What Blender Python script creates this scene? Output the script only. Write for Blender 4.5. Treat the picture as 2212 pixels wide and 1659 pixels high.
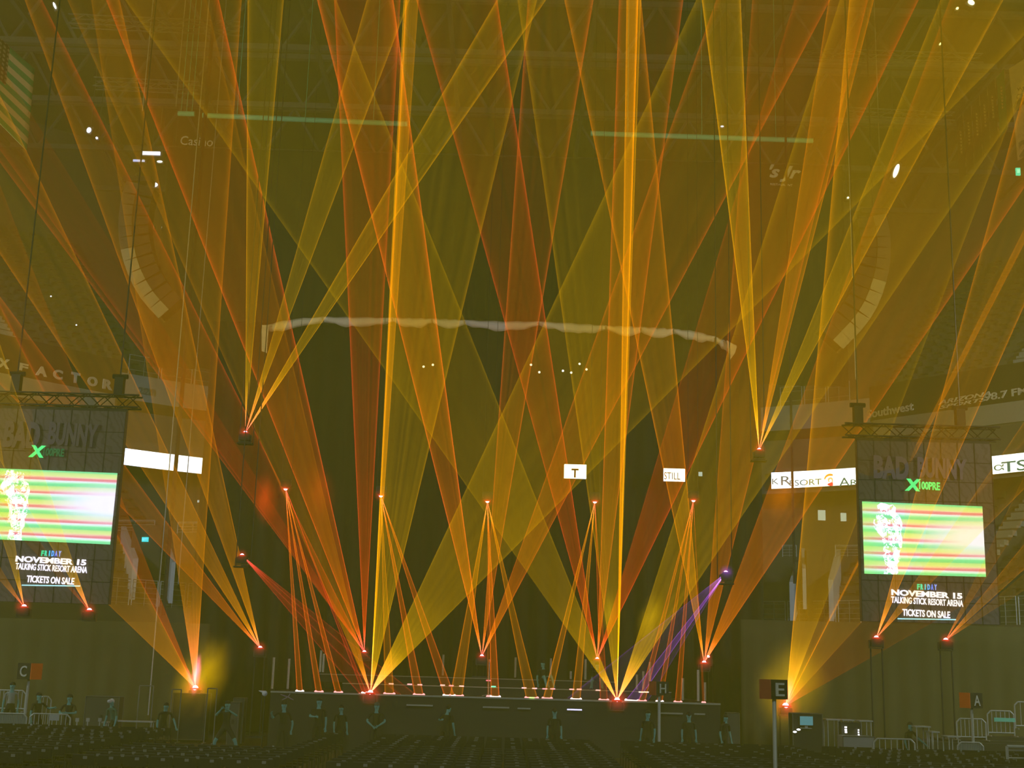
import bpy, math, random
from mathutils import Vector, Matrix, noise
R = math.radians
sc = bpy.context.scene
col = sc.collection
for o in list(bpy.data.objects):
    bpy.data.objects.remove(o)
rnd = random.Random(7)

# ------------------------------------------------------------------ camera, world, exposure, added fill lights
PITCH, ROLL, F = R(12.5), R(1.6), 2800.0
EYE = Vector((0.0, 0.0, 2.9))
cam = bpy.data.cameras.new('camera'); camo = bpy.data.objects.new('camera', cam); col.objects.link(camo)
cam.sensor_width = 36.0; cam.lens = F / 2212.0 * 36.0; cam.clip_end = 400.0; cam.clip_start = 0.1
CAMROT = Matrix.Rotation(R(90) + PITCH, 3, 'X') @ Matrix.Rotation(ROLL, 3, 'Z')
camo.matrix_world = Matrix.Translation(EYE) @ CAMROT.to_4x4()
sc.camera = camo
sc.view_settings.view_transform = 'Standard'; sc.view_settings.look = 'None'
sc.view_settings.gamma = 1.0; sc.view_settings.exposure = 0.0; sc.view_settings.use_curve_mapping = False
sc.cycles.transparent_max_bounces = 96
sc.cycles.max_bounces = 3; sc.cycles.diffuse_bounces = 1; sc.cycles.glossy_bounces = 1
sc.cycles.transmission_bounces = 1; sc.cycles.volume_bounces = 0
sc.cycles.use_denoising = True
sc.cycles.use_adaptive_sampling = True; sc.cycles.adaptive_threshold = 0.08; sc.cycles.adaptive_min_samples = 12
w = bpy.data.worlds.new('world'); sc.world = w; w.use_nodes = True
w.node_tree.nodes['Background'].inputs[0].default_value = (0.30, 0.32, 0.20, 1)
w.node_tree.nodes['Background'].inputs[1].default_value = 0.02

def area_lamp(name, loc, size, energy, color, target=(0, 60, 0)):
    l = bpy.data.lights.new(name, 'AREA'); l.shape = 'DISK'; l.size = size; l.energy = energy; l.color = color
    o = bpy.data.objects.new(name, l); col.objects.link(o); o.location = loc
    o.rotation_euler = (Vector(target) - Vector(loc)).to_track_quat('-Z', 'Y').to_euler()
    return o
FILL_TINT = (0.95, 1.0, 0.80)  # unseen lamps added to brighten the haze and the stands
area_lamp('haze_fill_light', (-36, 36, 17), 6, 3500, FILL_TINT, (-24, 74, 12))
area_lamp('haze_fill_light', (36, 36, 17), 6, 4100, FILL_TINT, (24, 74, 12))
area_lamp('haze_fill_light', (0, -10, 12), 8, 4200, FILL_TINT, (0, 60, 9))

def ray(px, py):
    return (CAMROT @ Vector(((px - 1106.0) / F, (829.5 - py) / F, -1.0)))
def at(px, py, Y):
    d = ray(px, py); return EYE + d * ((Y - EYE.y) / d.y)
def atz(px, py, z):
    d = ray(px, py); return EYE + d * ((z - EYE.z) / d.z)

# ------------------------------------------------------------------ materials
def newmat(name):
    m = bpy.data.materials.new(name); m.use_nodes = True
    nt = m.node_tree; nt.nodes.clear()
    return m, nt
def L(nt, a, b): nt.links.new(a, b)
def N(nt, t, **kw):
    n = nt.nodes.new(t)
    for k, v in kw.items(): setattr(n, k, v)
    return n
def M1(nt, op, a, b=None, c=None, clamp=False):
    n = nt.nodes.new('ShaderNodeMath'); n.operation = op; n.use_clamp = clamp
    for i, v in enumerate((a, b, c)):
        if v is None: continue
        if isinstance(v, (int, float)): n.inputs[i].default_value = v
        else: nt.links.new(v, n.inputs[i])
    return n.outputs[0]
_mc = {}
def paint(name, c, rough=0.6, metal=0.0, var=0.15, scale=3.0, bump=0.0):
    """a painted / cloth / metal surface with a little procedural wear"""
    if name in _mc: return _mc[name]
    m, nt = newmat(name)
    out = N(nt, 'ShaderNodeOutputMaterial'); b = N(nt, 'ShaderNodeBsdfPrincipled')
    b.inputs['Roughness'].default_value = rough; b.inputs['Metallic'].default_value = metal
    tc = N(nt, 'ShaderNodeTexCoord'); nz = N(nt, 'ShaderNodeTexNoise'); nz.inputs['Scale'].default_value = scale
    nz.inputs['Detail'].default_value = 3
    L(nt, tc.outputs['Object'], nz.inputs['Vector'])
    mx = N(nt, 'ShaderNodeMix', data_type='RGBA')
    mx.inputs['A'].default_value = tuple(x * (1 - var) for x in c) + (1,)
    mx.inputs['B'].default_value = tuple(min(1, x * (1 + var)) for x in c) + (1,)
    L(nt, nz.outputs['Fac'], mx.inputs['Factor']); L(nt, mx.outputs['Result'], b.inputs['Base Color'])
    if bump:
        bp = N(nt, 'ShaderNodeBump'); bp.inputs['Strength'].default_value = bump
        L(nt, nz.outputs['Fac'], bp.inputs['Height']); L(nt, bp.outputs['Normal'], b.inputs['Normal'])
    L(nt, b.outputs['BSDF'], out.inputs['Surface'])
    _mc[name] = m
    return m
def glow(name, c, strength):
    if name in _mc: return _mc[name]
    m, nt = newmat(name)
    out = N(nt, 'ShaderNodeOutputMaterial'); e = N(nt, 'ShaderNodeEmission')
    e.inputs[0].default_value = tuple(c) + (1,); e.inputs[1].default_value = strength
    L(nt, e.outputs[0], out.inputs['Surface'])
    m.cycles.emission_sampling = 'NONE'
    _mc[name] = m
    return m
BLACK = paint('black_paint', (0.012, 0.012, 0.010), 0.5)
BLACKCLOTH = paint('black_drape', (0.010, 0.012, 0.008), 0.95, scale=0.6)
CONC = paint('concrete', (0.20, 0.19, 0.14), 0.9, scale=0.7, var=0.25)
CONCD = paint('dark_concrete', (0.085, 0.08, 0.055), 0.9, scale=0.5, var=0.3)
WALLP = paint('pale_wall_paint', (0.42, 0.46, 0.36), 0.8, scale=0.8)
STEEL = paint('galvanised_steel', (0.50, 0.55, 0.42), 0.55, 0.3)
STEELD = paint('dark_steel', (0.10, 0.10, 0.07), 0.5, 0.4)
WHITEF = paint('white_fabric', (0.70, 0.78, 0.64), 0.9, scale=6)
TEALP = paint('teal_padding', (0.20, 0.85, 0.50), 0.7)
SKIN = paint('teal_skin', (0.13, 0.42, 0.32), 0.6)  # one flat teal tone for bare skin
SEATC = paint('seat_plastic', (0.10, 0.085, 0.05), 0.6)
ORANGE = paint('orange_panel', (0.85, 0.16, 0.02), 0.6)
REDP = paint('red_panel', (0.40, 0.06, 0.03), 0.6)
LETTER = paint('pale_lettering', (0.80, 0.84, 0.70), 0.7)

# ------------------------------------------------------------------ mesh helpers
class MB:
    def __init__(s): s.v = []; s.f = []; s.mi = []; s.cur = 0
    def add(s, vs, fs):
        n = len(s.v); s.v += [Vector(v) for v in vs]
        for f in fs: s.f.append(tuple(i + n for i in f)); s.mi.append(s.cur)
        return s
    def box(s, c, d, rz=0.0, rot=None):
        x, y, z = d[0] / 2, d[1] / 2, d[2] / 2
        m = rot if rot is not None else Matrix.Rotation(rz, 3, 'Z')
        vs = [m @ Vector((a * x, b * y, e * z)) + Vector(c) for e in (-1, 1) for a, b in ((-1, -1), (1, -1), (1, 1), (-1, 1))]
        return s.add(vs, [(3, 2, 1, 0), (4, 5, 6, 7), (0, 1, 5, 4), (1, 2, 6, 5), (2, 3, 7, 6), (3, 0, 4, 7)])
    def bar(s, a, b, r, n=6, r2=None, cap=True):
        a, b = Vector(a), Vector(b); d = b - a
        if d.length < 1e-6: return s
        q = d.to_track_quat('Z', 'Y').to_matrix(); r2 = r if r2 is None else r2
        vs = [a + q @ Vector((math.cos(2 * math.pi * i / n) * r, math.sin(2 * math.pi * i / n) * r, 0)) for i in range(n)]
        vs += [b + q @ Vector((math.cos(2 * math.pi * i / n) * r2, math.sin(2 * math.pi * i / n) * r2, 0)) for i in range(n)]
        fs = [(i, (i + 1) % n, n + (i + 1) % n, n + i) for i in range(n)]
        if cap: fs += [tuple(reversed(range(n))), tuple(range(n, 2 * n))]
        return s.add(vs, fs)
    def path(s, pts, r, n=6):
        for a, b in zip(pts, pts[1:]): s.bar(a, b, r, n)
        return s
    def ball(s, c, r, seg=10, rings=6, sc3=(1, 1, 1)):
        vs = [Vector(c) + Vector((0, 0, r * sc3[2]))]
        for j in range(1, rings):
            t = math.pi * j / rings
            for i in range(seg):
                p = 2 * math.pi * i / seg
                vs.append(Vector(c) + Vector((r * sc3[0] * math.sin(t) * math.cos(p), r * sc3[1] * math.sin(t) * math.sin(p), r * sc3[2] * math.cos(t))))
        vs.append(Vector(c) - Vector((0, 0, r * sc3[2]))); e = len(vs) - 1
        fs = [(0, 1 + i, 1 + (i + 1) % seg) for i in range(seg)]
        for j in range(rings - 2):
            a = 1 + j * seg
            fs += [(a + i, a + seg + i, a + seg + (i + 1) % seg, a + (i + 1) % seg) for i in range(seg)]
        a = 1 + (rings - 2) * seg
        fs += [(a + i, e, a + (i + 1) % seg) for i in range(seg)]
        return s.add(vs, fs)
    def build(s, name, mat, parent=None, smooth=False):
        off = parent_loc(parent)
        me = bpy.data.meshes.new(name)
        me.from_pydata([tuple(v - off) for v in s.v], [], s.f)
        for m in (mat if isinstance(mat, (list, tuple)) else [mat]): me.materials.append(m)
        if any(s.mi): me.polygons.foreach_set('material_index', s.mi)
        if smooth: me.polygons.foreach_set('use_smooth', [True] * len(me.polygons))
        me.update()
        o = bpy.data.objects.new(name, me); col.objects.link(o)
        if parent is not None: o.parent = parent
        else: s.centre(o)
        return o
    def centre(s, o):
        me = o.data
        if not len(me.vertices): return
        c = Vector((0, 0, 0))
        for v in me.vertices: c += v.co
        c /= len(me.vertices); c.z = min(v.co.z for v in me.vertices)
        me.transform(Matrix.Translation(-c)); o.location = c
def parent_loc(p):
    off = Vector((0, 0, 0))
    while p is not None: off += p.location; p = p.parent
    return off
def tag(o, label, cat, group=None):
    o['label'] = label; o['category'] = cat
    if group: o['group'] = group
    return o
def thing(name, loc, label, cat, group=None):
    o = bpy.data.objects.new(name, None); col.objects.link(o); o.location = loc; o.empty_display_size = 0.2
    return tag(o, label, cat, group)
def struct(o):
    o['kind'] = 'structure'; return o
def clone(o, parent=None):
    c = o.copy(); col.objects.link(c)
    if parent is not None: c.parent = parent
    for ch in o.children: clone(ch, c)
    return c
_tm = {}
def letters(txt, name, c, width, height, mat, parent=None, rz=0.0, roll=0.0, shear=0.0, depth=0.03, bold=0.0):
    """raised lettering: a mesh of the characters, width x height metres, facing -Y (turned rz about Z)"""
    cu = bpy.data.curves.new('t', 'FONT'); cu.body = txt; cu.align_x = 'CENTER'; cu.align_y = 'CENTER'
    cu.resolution_u = 3; cu.offset = bold; cu.extrude = 0.5; cu.shear = shear
    o = bpy.data.objects.new('t', cu); col.objects.link(o)
    dg = bpy.context.evaluated_depsgraph_get(); dg.update()
    me = bpy.data.meshes.new_from_object(o.evaluated_get(dg))
    bpy.data.objects.remove(o)
    xs = [v.co.x for v in me.vertices]; ys = [v.co.y for v in me.vertices]
    cx, cy = (max(xs) + min(xs)) / 2, (max(ys) + min(ys)) / 2
    sx, sy = width / (max(xs) - min(xs)), height / (max(ys) - min(ys))
    me.transform(Matrix.Diagonal((sx, sy, depth, 1)) @ Matrix.Translation((-cx, -cy, 0)))
    me.transform(Matrix.Rotation(rz, 4, 'Z') @ Matrix.Rotation(R(90), 4, 'X') @ Matrix.Rotation(roll, 4, 'Z'))
    me.materials.clear(); me.materials.append(mat)
    q = bpy.data.objects.new(name, me); col.objects.link(q)
    q.location = Vector(c) - parent_loc(parent)
    if parent is not None: q.parent = parent
    return q
def lattice(m, a, b, s=0.3, r=0.025, step=0.5, up=Vector((0, 0, 1))):
    """square box truss between a and b"""
    a, b = Vector(a), Vector(b); d = (b - a); n = max(1, int(d.length / step)); t = d.normalized()
    u = t.cross(up)
    u = (u if u.length > 1e-3 else Vector((1, 0, 0))).normalized() * s / 2; v = t.cross(u).normalized() * s / 2
    cs = [u + v, u - v, -u - v, -u + v]
    for c in cs: m.bar(a + c, b + c, r, 5)
    for i in range(n):
        p, q = a + d * i / n, a + d * (i + 1) / n
        for j in range(4):
            c0, c1 = cs[j], cs[(j + 1) % 4]
            if (i + j) % 2: c0, c1 = c1, c0
            m.bar(p + c0, q + c1, r * 0.55, 4, cap=False)
    return m

# ------------------------------------------------------------------ the hall
m = MB(); m.box((0, 45, -0.25), (100, 122, 0.5)); fl = m.build('floor', paint('arena_floor', (0.035, 0.033, 0.02), 0.7, scale=0.5, var=0.3)); struct(fl)
m = MB(); m.box((0, 45, 42.3), (100, 122, 0.6)); struct(m.build('ceiling', paint('roof_deck', (0.07, 0.07, 0.045), 0.9, scale=0.3, var=0.3)))
for nm, c, d in (('wall_left', (-49.7, 45, 21), (0.6, 122, 42)), ('wall_right', (49.7, 45, 21), (0.6, 122, 42)),
                 ('wall_back', (0, 105.7, 21), (100, 0.6, 42)), ('wall_front', (0, -15.7, 21), (100, 0.6, 42))):
    m = MB(); m.box(c, d); struct(m.build(nm, CONCD))

# haze: the smoke that fills the hall
hm, nt = newmat('hall_haze'); out = N(nt, 'ShaderNodeOutputMaterial'); vs_ = N(nt, 'ShaderNodeVolumeScatter')
vs_.inputs['Color'].default_value = (1.0, 0.94, 0.09, 1); vs_.inputs['Density'].default_value = 0.0065; vs_.inputs['Anisotropy'].default_value = 0.0
L(nt, vs_.outputs[0], out.inputs['Volume'])
m = MB(); m.box((0, 45, 21), (101, 124, 44))
hz = m.build('haze', hm); hz['kind'] = 'stuff'
tag(hz, 'thin olive smoke haze filling the whole hall', 'haze')

# seating bowl: rings that follow the curved end of the arena
def YR(x): return 78.0 - 0.0175 * x * x - 1.0e-5 * x ** 4
def ring(x, o):
    dy = -0.035 * x - 4.0e-5 * x ** 3
    n = Vector((-dy, 1.0, 0)).normalized()
    return Vector((x, YR(x), 0)) + n * o
def ringang(x): return math.atan(-0.035 * x - 4.0e-5 * x ** 3)
def on_ring(px, py, o):
    """point of the ring at offset o that lies in picture column px, at the height of row py"""
    x = (px - 1106) / F * 72
    for _ in range(12):
        p = ring(x, o); q = at(px, py, p.y); x += (q.x - p.x) * 0.8
    p = ring(x, o); q = at(px, py, p.y)
    return Vector((p.x, p.y, q.z)), x
XS = [-36 + 72 * i / 72 for i in range(73)]
def sweep(name, prof, mat, xs=XS, kind=True):
    m = MB(); k = len(prof); vs = []
    for x in xs:
        for o, z in prof:
            p = ring(x, o); vs.append((p.x, p.y, z))
    fs = [(i * k + j, i * k + j + 1, (i + 1) * k + j + 1, (i + 1) * k + j) for i in range(len(xs) - 1) for j in range(k - 1)]
    m.add(vs, fs); o = m.build(name, mat)
    if kind: struct(o)
    return o
Z0 = on_ring(350, 1312, 0)[0].z           # top of the low wall
ZR = on_ring(350, 1256, 0)[0].z           # top of the railing on it
LR, LT, LH = 14, 1.0, 0.62
low = [(-0.3, 0.0), (-0.3, Z0), (0.3, Z0)]
for i in range(LR):
    low += [(0.3 + i * LT, Z0 + 0.3 + i * LH), (0.3 + (i + 1) * LT, Z0 + 0.3 + i * LH)]
low += [(0.3 + LR * LT, 17.0)]
sweep('lower_bowl', low, paint('bowl_concrete', (0.16, 0.15, 0.10), 0.9, scale=0.6, var=0.3))
# suite level front, soffit, upper fascia
zt = on_ring(350, 966, 9)[0].z; zb = on_ring(350, 1008, 9)[0].z
uf1 = on_ring(350, 820, 9)[0].z; uf0 = on_ring(350, 874, 9)[0].z
sweep('mezzanine_front', [(9.2, zb - 0.2), (9.2, zt + 0.25), (12.5, zt + 0.25), (12.5, uf0), (9.0, uf0)], CONC)
xa_ = on_ring(252, 840, 9)[1]; xb_ = on_ring(1888, 900, 9)[1]
sweep('upper_fascia', [(9.0, uf0), (8.9, uf1), (9.4, uf1), (9.4, uf0 + .2)], WALLP, xs=[xa_ + (xb_ - xa_) * i / 40 for i in range(41)])
# side stands: pale lip, dark banner wall above it
def side_lip(pts, nm, drop):
    P = [at(x, y, Y) for x, y, Y in pts]; m = MB(); w2 = MB()
    for mb_, z0, z1, dy, th in ((m, -drop, 0, 0, .35), (w2, 0, 1.9, .25, .3)):
        for p, q in zip(P, P[1:]):
            a, b = p + Vector((0, dy, z0)), q + Vector((0, dy, z0)); c, e = q + Vector((0, dy, z1)), p + Vector((0, dy, z1)); t_ = Vector((0, th, 0))
            mb_.add([a, b, c, e, a + t_, b + t_, c + t_, e + t_], [(0, 1, 2, 3), (7, 6, 5, 4), (0, 4, 5, 1), (1, 5, 6, 2), (2, 6, 7, 3), (3, 7, 4, 0)])
    struct(m.build('side_parapet', WALLP)); struct(w2.build('banner_wall', paint('banner_wall', (.045, .042, .028), .9)))
LIPL = [(-80, 788, 58.5), (0, 805, 60), (90, 822, 61.8), (182, 840, 63.8), (250, 853, 65.2)]
LIPR = [(1886, 908, 67.5), (1980, 895, 65.2), (2080, 882, 62.8), (2212, 864, 60), (2290, 853, 58.4)]
side_lip(LIPL, 'left', 1.0); side_lip(LIPR, 'right', 1.0)
def lip_at(px, lip):
    for (x0, y0, Y0_), (x1, y1, Y1_) in zip(lip, lip[1:]):
        if px <= x1: f = (px - x0) / (x1 - x0); return Y0_ + (Y1_ - Y0_) * f
    return lip[-1][2]
up = [(9.4, uf1 - 0.4)]
UR, UT, UH = 22, 0.78, 0.62
for i in range(UR):
    up += [(9.4 + i * UT, uf1 - 0.4 + i * UH), (9.4 + (i + 1) * UT, uf1 - 0.4 + i * UH)]
up += [(9.4 + UR * UT, 42.0)]
sweep('upper_bowl', up, paint('upper_concrete', (0.13, 0.12, 0.085), 0.9, scale=0.6, var=0.3))

# seats of the stands: thousands, nobody could count them
def stand_seats(name, o0, z0, t, h, rows, label, aisles):
    m = MB()
    for i in range(rows):
        x = -35.0
        while x < 35.0:
            if abs(x) > 15 and not any(abs(x - a) < 0.9 for a in aisles):
                p = ring(x, o0 + i * t + 0.45); a = ringang(x); z = z0 + i * h
                c, s = math.cos(a), math.sin(a)
                ux, uy = Vector((c, s, 0)), Vector((-s, c, 0))
                b = Vector((p.x, p.y, z))
                q = [b + ux * .22 - uy * .2 + Vector((0, 0, .42)), b - ux * .22 - uy * .2 + Vector((0, 0, .42)),
                     b - ux * .22 + uy * .15 + Vector((0, 0, .40)), b + ux * .22 + uy * .15 + Vector((0, 0, .40)),
                     b + ux * .22 + uy * .25 + Vector((0, 0, .85)), b - ux * .22 + uy * .25 + Vector((0, 0, .85)),
                     b + ux * .18 + uy * .05, b - ux * .18 + uy * .05]
                m.add(q, [(0, 1, 2, 3), (3, 2, 5, 4), (6, 7, 2, 3)])
            x += 0.56
    o = m.build(name, SEATC); o['kind'] = 'stuff'; tag(o, label, 'seats')
AISL = (-33, -27.5, -21.5, -16, 16, 21.5, 27.5, 33)
stand_seats('lower_stand_seats', 0.3, Z0 + 0.3, LT, LH, LR - 1, 'rows of dark folding seats in the lower stand', AISL)
stand_seats('upper_stand_seats', 9.4, uf1 - 0.4, UT, UH, UR, 'rows of dark folding seats in the upper stand', AISL)
# pale aisle steps: one object per aisle
for nm, o0, z0, t, h, rows in (('lower', 0.3, Z0 + 0.3, LT, LH, LR - 1), ('upper', 9.4, uf1 - 0.4, UT, UH, UR)):
    for a in AISL:
        if abs(a) < 17: continue
        m = MB()
        for i in range(rows):
            for k in range(2):
                p = ring(a, o0 + i * t + k * t / 2 + t / 4)
                m.box((p.x, p.y, z0 + i * h + (k + 0.5) * h / 2 - h / 4), (1.1, t / 2, h / 2), ringang(a))
        struct(m.build('aisle_steps', WALLP))

# railings
def rail_panel(a, b, h, label, group, bars=5, name='railing', mat=STEEL, r=0.03, posts=1):
    a, b = Vector(a), Vector(b); t = thing(name, (a + b) / 2, label, 'railing', group)
    m = MB(); up_ = Vector((0, 0, h))
    m.path([a, a + up_, b + up_, b], r); m.build('rail_frame', mat, t)
    m = MB()
    for i in range(bars): z = Vector((0, 0, h * (i + 0.5) / bars)); m.bar(a + z, b + z, r * 0.5, 4)
    for i in range(posts):
        p = a.lerp(b, (i + 1) / (posts + 1)); m.bar(p, p + up_, r * 0.6, 4)
    m.build('rail_bars', mat, t)
    return t
def ring_rail(px0, px1, o, z, h, label, group, w=55, bars=5):
    n = max(1, round((px1 - px0) / w))
    for i in range(n):
        a, _ = on_ring(px0 + (px1 - px0) * i / n + 3, 1256, o); b, _ = on_ring(px0 + (px1 - px0) * (i + 1) / n - 3, 1256, o)
        a.z = b.z = z; rail_panel(a, b, h, label, group, bars)
ring_rail(225, 465, 0, Z0, ZR - Z0, 'pale steel railing panel on the low wall left of the stage', 'railing panels left of the stage')
ring_rail(1590, 1860, 0, Z0, ZR - Z0, 'pale steel railing panel on the low wall between stage and right video wall', 'railing panels between stage and right video wall')
ring_rail(2142, 2300, 0, Z0, ZR - Z0, 'pale steel railing panel on the low wall past the right video wall', 'railing panels past the right video wall')
ring_rail(232, 455, 9.0, uf1, 1.25, 'thin glass-front railing on the upper fascia left of the black curtain', 'upper railings on the left', 75, 2)
ring_rail(1690, 1850, 9.0, uf1, 1.25, 'thin railing on the upper fascia right of the black curtain', 'upper railings on the right', 54, 2)

# stair openings of the lower bowl with pale raking cheek walls
def cheek(pts_top, Yn, Yf, thick, name, mat=WALLP, drop=2.2):
    (x0, y0), (x1, y1) = pts_top
    a = at(x0, y0, Yf); b = at(x1, y1, Yn)
    m = MB(); d = Vector((thick, 0, 0))
    vs = [a, a + d, b + d, b, a - Vector((0, 0, drop)), a + d - Vector((0, 0, drop)), b + d - Vector((0, 0, drop)), b - Vector((0, 0, drop))]
    m.add(vs, [(0, 1, 2, 3), (7, 6, 5, 4), (0, 3, 7, 4), (1, 5, 6, 2), (3, 2, 6, 7), (0, 4, 5, 1)])
    return struct(m.build(name, mat))
CHK = paint('cheek_wall', (0.62, 0.72, 0.62), 0.8)
Yl = ring(-20, 0).y
cheek(((262, 1137), (288, 1206)), Yl + 1.0, Yl + 6.5, 0.28, 'stair_cheek_wall', CHK)
cheek(((359, 1176), (371, 1214)), Yl + 1.0, Yl + 5.0, 0.22, 'stair_cheek_wall', CHK)
cheek(((1719, 1212), (1705, 1257)), Yl + 1.5, Yl + 5.5, 0.26, 'stair_cheek_wall', CHK)
cheek(((1806, 1186), (1789, 1252)), Yl + 1.0, Yl + 6.5, 0.26, 'stair_cheek_wall', CHK)
cheek(((1731, 1184), (1733, 1228)), Yl + 2.0, Yl + 6.5, 0.2, 'stair_cheek_wall', CHK)
for x0, x1, yt in ((292, 356, 1135), (1738, 1786, 1190)):     # solid dark boxes in place of the shaded tunnel openings
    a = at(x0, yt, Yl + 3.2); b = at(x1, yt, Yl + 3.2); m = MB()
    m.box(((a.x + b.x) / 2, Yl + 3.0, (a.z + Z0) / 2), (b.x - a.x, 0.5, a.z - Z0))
    struct(m.build('tunnel_dark_box', CONCD))
for (x0, x1, y, sgn) in ((250, 335, 1124, -1), (1690, 1720, 1178, 1), (1804, 1857, 1178, 1), (385, 450, 1128, -1)):
    a = at(x0, y, Yl + 5); b = at(x1, y, Yl + 5)
    rail_panel(a - Vector((0, 0, .65)), b - Vector((0, 0, .65)), 0.65,
               'short steel guard rail among the lower stand seats %s' % ('left of the stage' if sgn < 0 else 'right of the stage'),
               'guard rails in the lower stand %s' % ('left' if sgn < 0 else 'right'), 4)

def exit_sign(px, py, Y, label, wpx=14, hpx=10):
    c = at(px, py, Y); k = Y / F * 0.98; t = thing('exit_sign', c, label, 'sign')
    m = MB(); m.box(c + Vector((0, .06, 0)), (wpx * k, .1, hpx * k)); m.build('housing', glow('exit_green', (0.03, 0.75, 0.52), 1.5), t)
    letters('EXIT', 'lettering', c - Vector((0, .02, 0)), wpx * k * .7, hpx * k * .5, glow('exit_letters', (0.35, 1.0, 0.85), 1.6), t)
exit_sign(313, 1165, Yl + 2.6, 'small cyan EXIT sign in the stair opening left of the stage')
exit_sign(295, 770, 86, 'tiny cyan EXIT sign high in the upper left stand', 11, 8)
exit_sign(2200, 370, 64, 'faint green EXIT sign under the white banner at far right', 10, 18)

# ------------------------------------------------------------------ curtains and backdrop
def drape(name, px0, px1, yt0, yt1, zbot, Y, mat, fold=0.18, pitch=0.9, label=None, cat='curtain', yb=None):
    a = at(px0, yt0, Y); b = at(px1, yt1, Y); zt_ = (a.z + b.z) / 2
    if yb is not None: zbot = at((px0 + px1) / 2, yb, Y).z
    n = int((b.x - a.x) / pitch * 6); m = MB(); vs = []; rows = 6
    for i in range(n + 1):
        x = a.x + (b.x - a.x) * i / n
        for j in range(rows + 1):
            z = zt_ + (zbot - zt_) * j / rows
            f = fold * (0.3 + 0.7 * j / rows) * math.sin(2 * math.pi * x / pitch + 0.8 * math.sin(x * 0.7))
            vs.append((x, Y + f, z))
    k = rows + 1
    m.add(vs, [(i * k + j, (i + 1) * k + j, (i + 1) * k + j + 1, i * k + j + 1) for i in range(n) for j in range(rows)])
    o = m.build(name, mat, smooth=True)
    sm = o.modifiers.new('thick', 'SOLIDIFY'); sm.thickness = 0.02
    if label: tag(o, label, cat)
    return o
drape('stage_backdrop', 462, 1640, 694, 727, 0.02, 58.5, BLACKCLOTH, label='tall black backdrop curtain hanging behind the stage')
drape('upper_curtain', 366, 1820, 318, 359, 0, 75.0, BLACKCLOTH, yb=815, pitch=1.4, label='huge black curtain hung across the end of the upper stand')
# masking along the low wall each side of the stage
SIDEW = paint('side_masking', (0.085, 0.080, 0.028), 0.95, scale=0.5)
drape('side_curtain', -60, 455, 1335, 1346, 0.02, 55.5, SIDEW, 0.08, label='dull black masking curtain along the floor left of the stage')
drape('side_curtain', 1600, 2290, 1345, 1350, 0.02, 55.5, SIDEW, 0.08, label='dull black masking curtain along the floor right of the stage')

# white scalloped swag over the backdrop
top = [(572, 704), (600, 695), (650, 687), (700, 684), (760, 685), (850, 686), (935, 688), (1005, 691), (1085, 694), (1165, 694),
       (1250, 699), (1310, 703), (1385, 706), (1455, 710), (1500, 715), (1545, 727), (1590, 746)]
brk = [0, 3, 5, 6, 7, 9, 11, 12, 13, 15, 16]
m = MB(); vs = []; fs = []; k = 0
for s in range(len(brk) - 1):
    i0, i1 = brk[s], brk[s + 1]; n = 10
    for i in range(n + 1):
        u = i / n; t_ = i0 + (i1 - i0) * u; a = int(min(t_, len(top) - 2)); fr = t_ - a
        px = top[a][0] * (1 - fr) + top[a + 1][0] * fr; py = top[a][1] * (1 - fr) + top[a + 1][1] * fr
        sag = 10 + 11 * math.sin(math.pi * u)
        for j in range(4):
            p = at(px, py + sag * j / 3 + (2 * math.sin(px * .9) if j == 3 else 0), 58.1); p.y += -0.10 * math.sin(j * 1.1) - 0.05 * math.sin(i * 2.1 + j); vs.append(p)
    for i in range(n):
        for j in range(3):
            q = k + i * 4 + j; fs.append((q, q + 1, q + 5, q + 4))
    k += (n + 1) * 4
m.add(vs, fs)
sw = m.build('scalloped_swag', WHITEF, smooth=True); so = sw.modifiers.new('t', 'SOLIDIFY'); so.thickness = 0.03
tag(sw, 'long white scalloped fabric swag along the top of the black backdrop', 'swag')
for pts, lab in (([(565, 702), (580, 702), (576, 762), (565, 758)], 'white fabric tail hanging at the left end of the swag'),
                 ([(1570, 735), (1592, 748), (1588, 762), (1577, 778)], 'pointed white fabric tail hanging at the right end of the swag')):
    m = MB(); f_ = [at(x, y, 57.9) for x, y in pts]; g_ = [p + Vector((0.0, .12, 0)) for p in f_]
    m.add(f_ + g_, [(0, 1, 2, 3), (7, 6, 5, 4), (0, 4, 5, 1), (1, 5, 6, 2), (2, 6, 7, 3), (3, 7, 4, 0)])
    tag(m.build('fabric_tail', WHITEF), lab, 'fabric')

# teal padded tubes under the roof
for p0, p1, lab in (((385, 245), (420, 246), 'short teal padded tube under the roof, far left'),
                    ((438, 249), (880, 268), 'long teal padded tube under the roof left of centre'),
                    ((1276, 288), (1756, 304), 'long teal padded tube under the roof right of centre')):
    m = MB(); a, b = at(p0[0], p0[1], 66), at(p1[0], p1[1], 66); m.bar(a, b, 0.14, 12)
    for i in range(3):
        q = a.lerp(b, (i + .5) / 3); m.bar(q, Vector((q.x, q.y, 41.9)), 0.015, 4)
    tag(m.build('padded_tube', TEALP), lab, 'tube')

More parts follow.
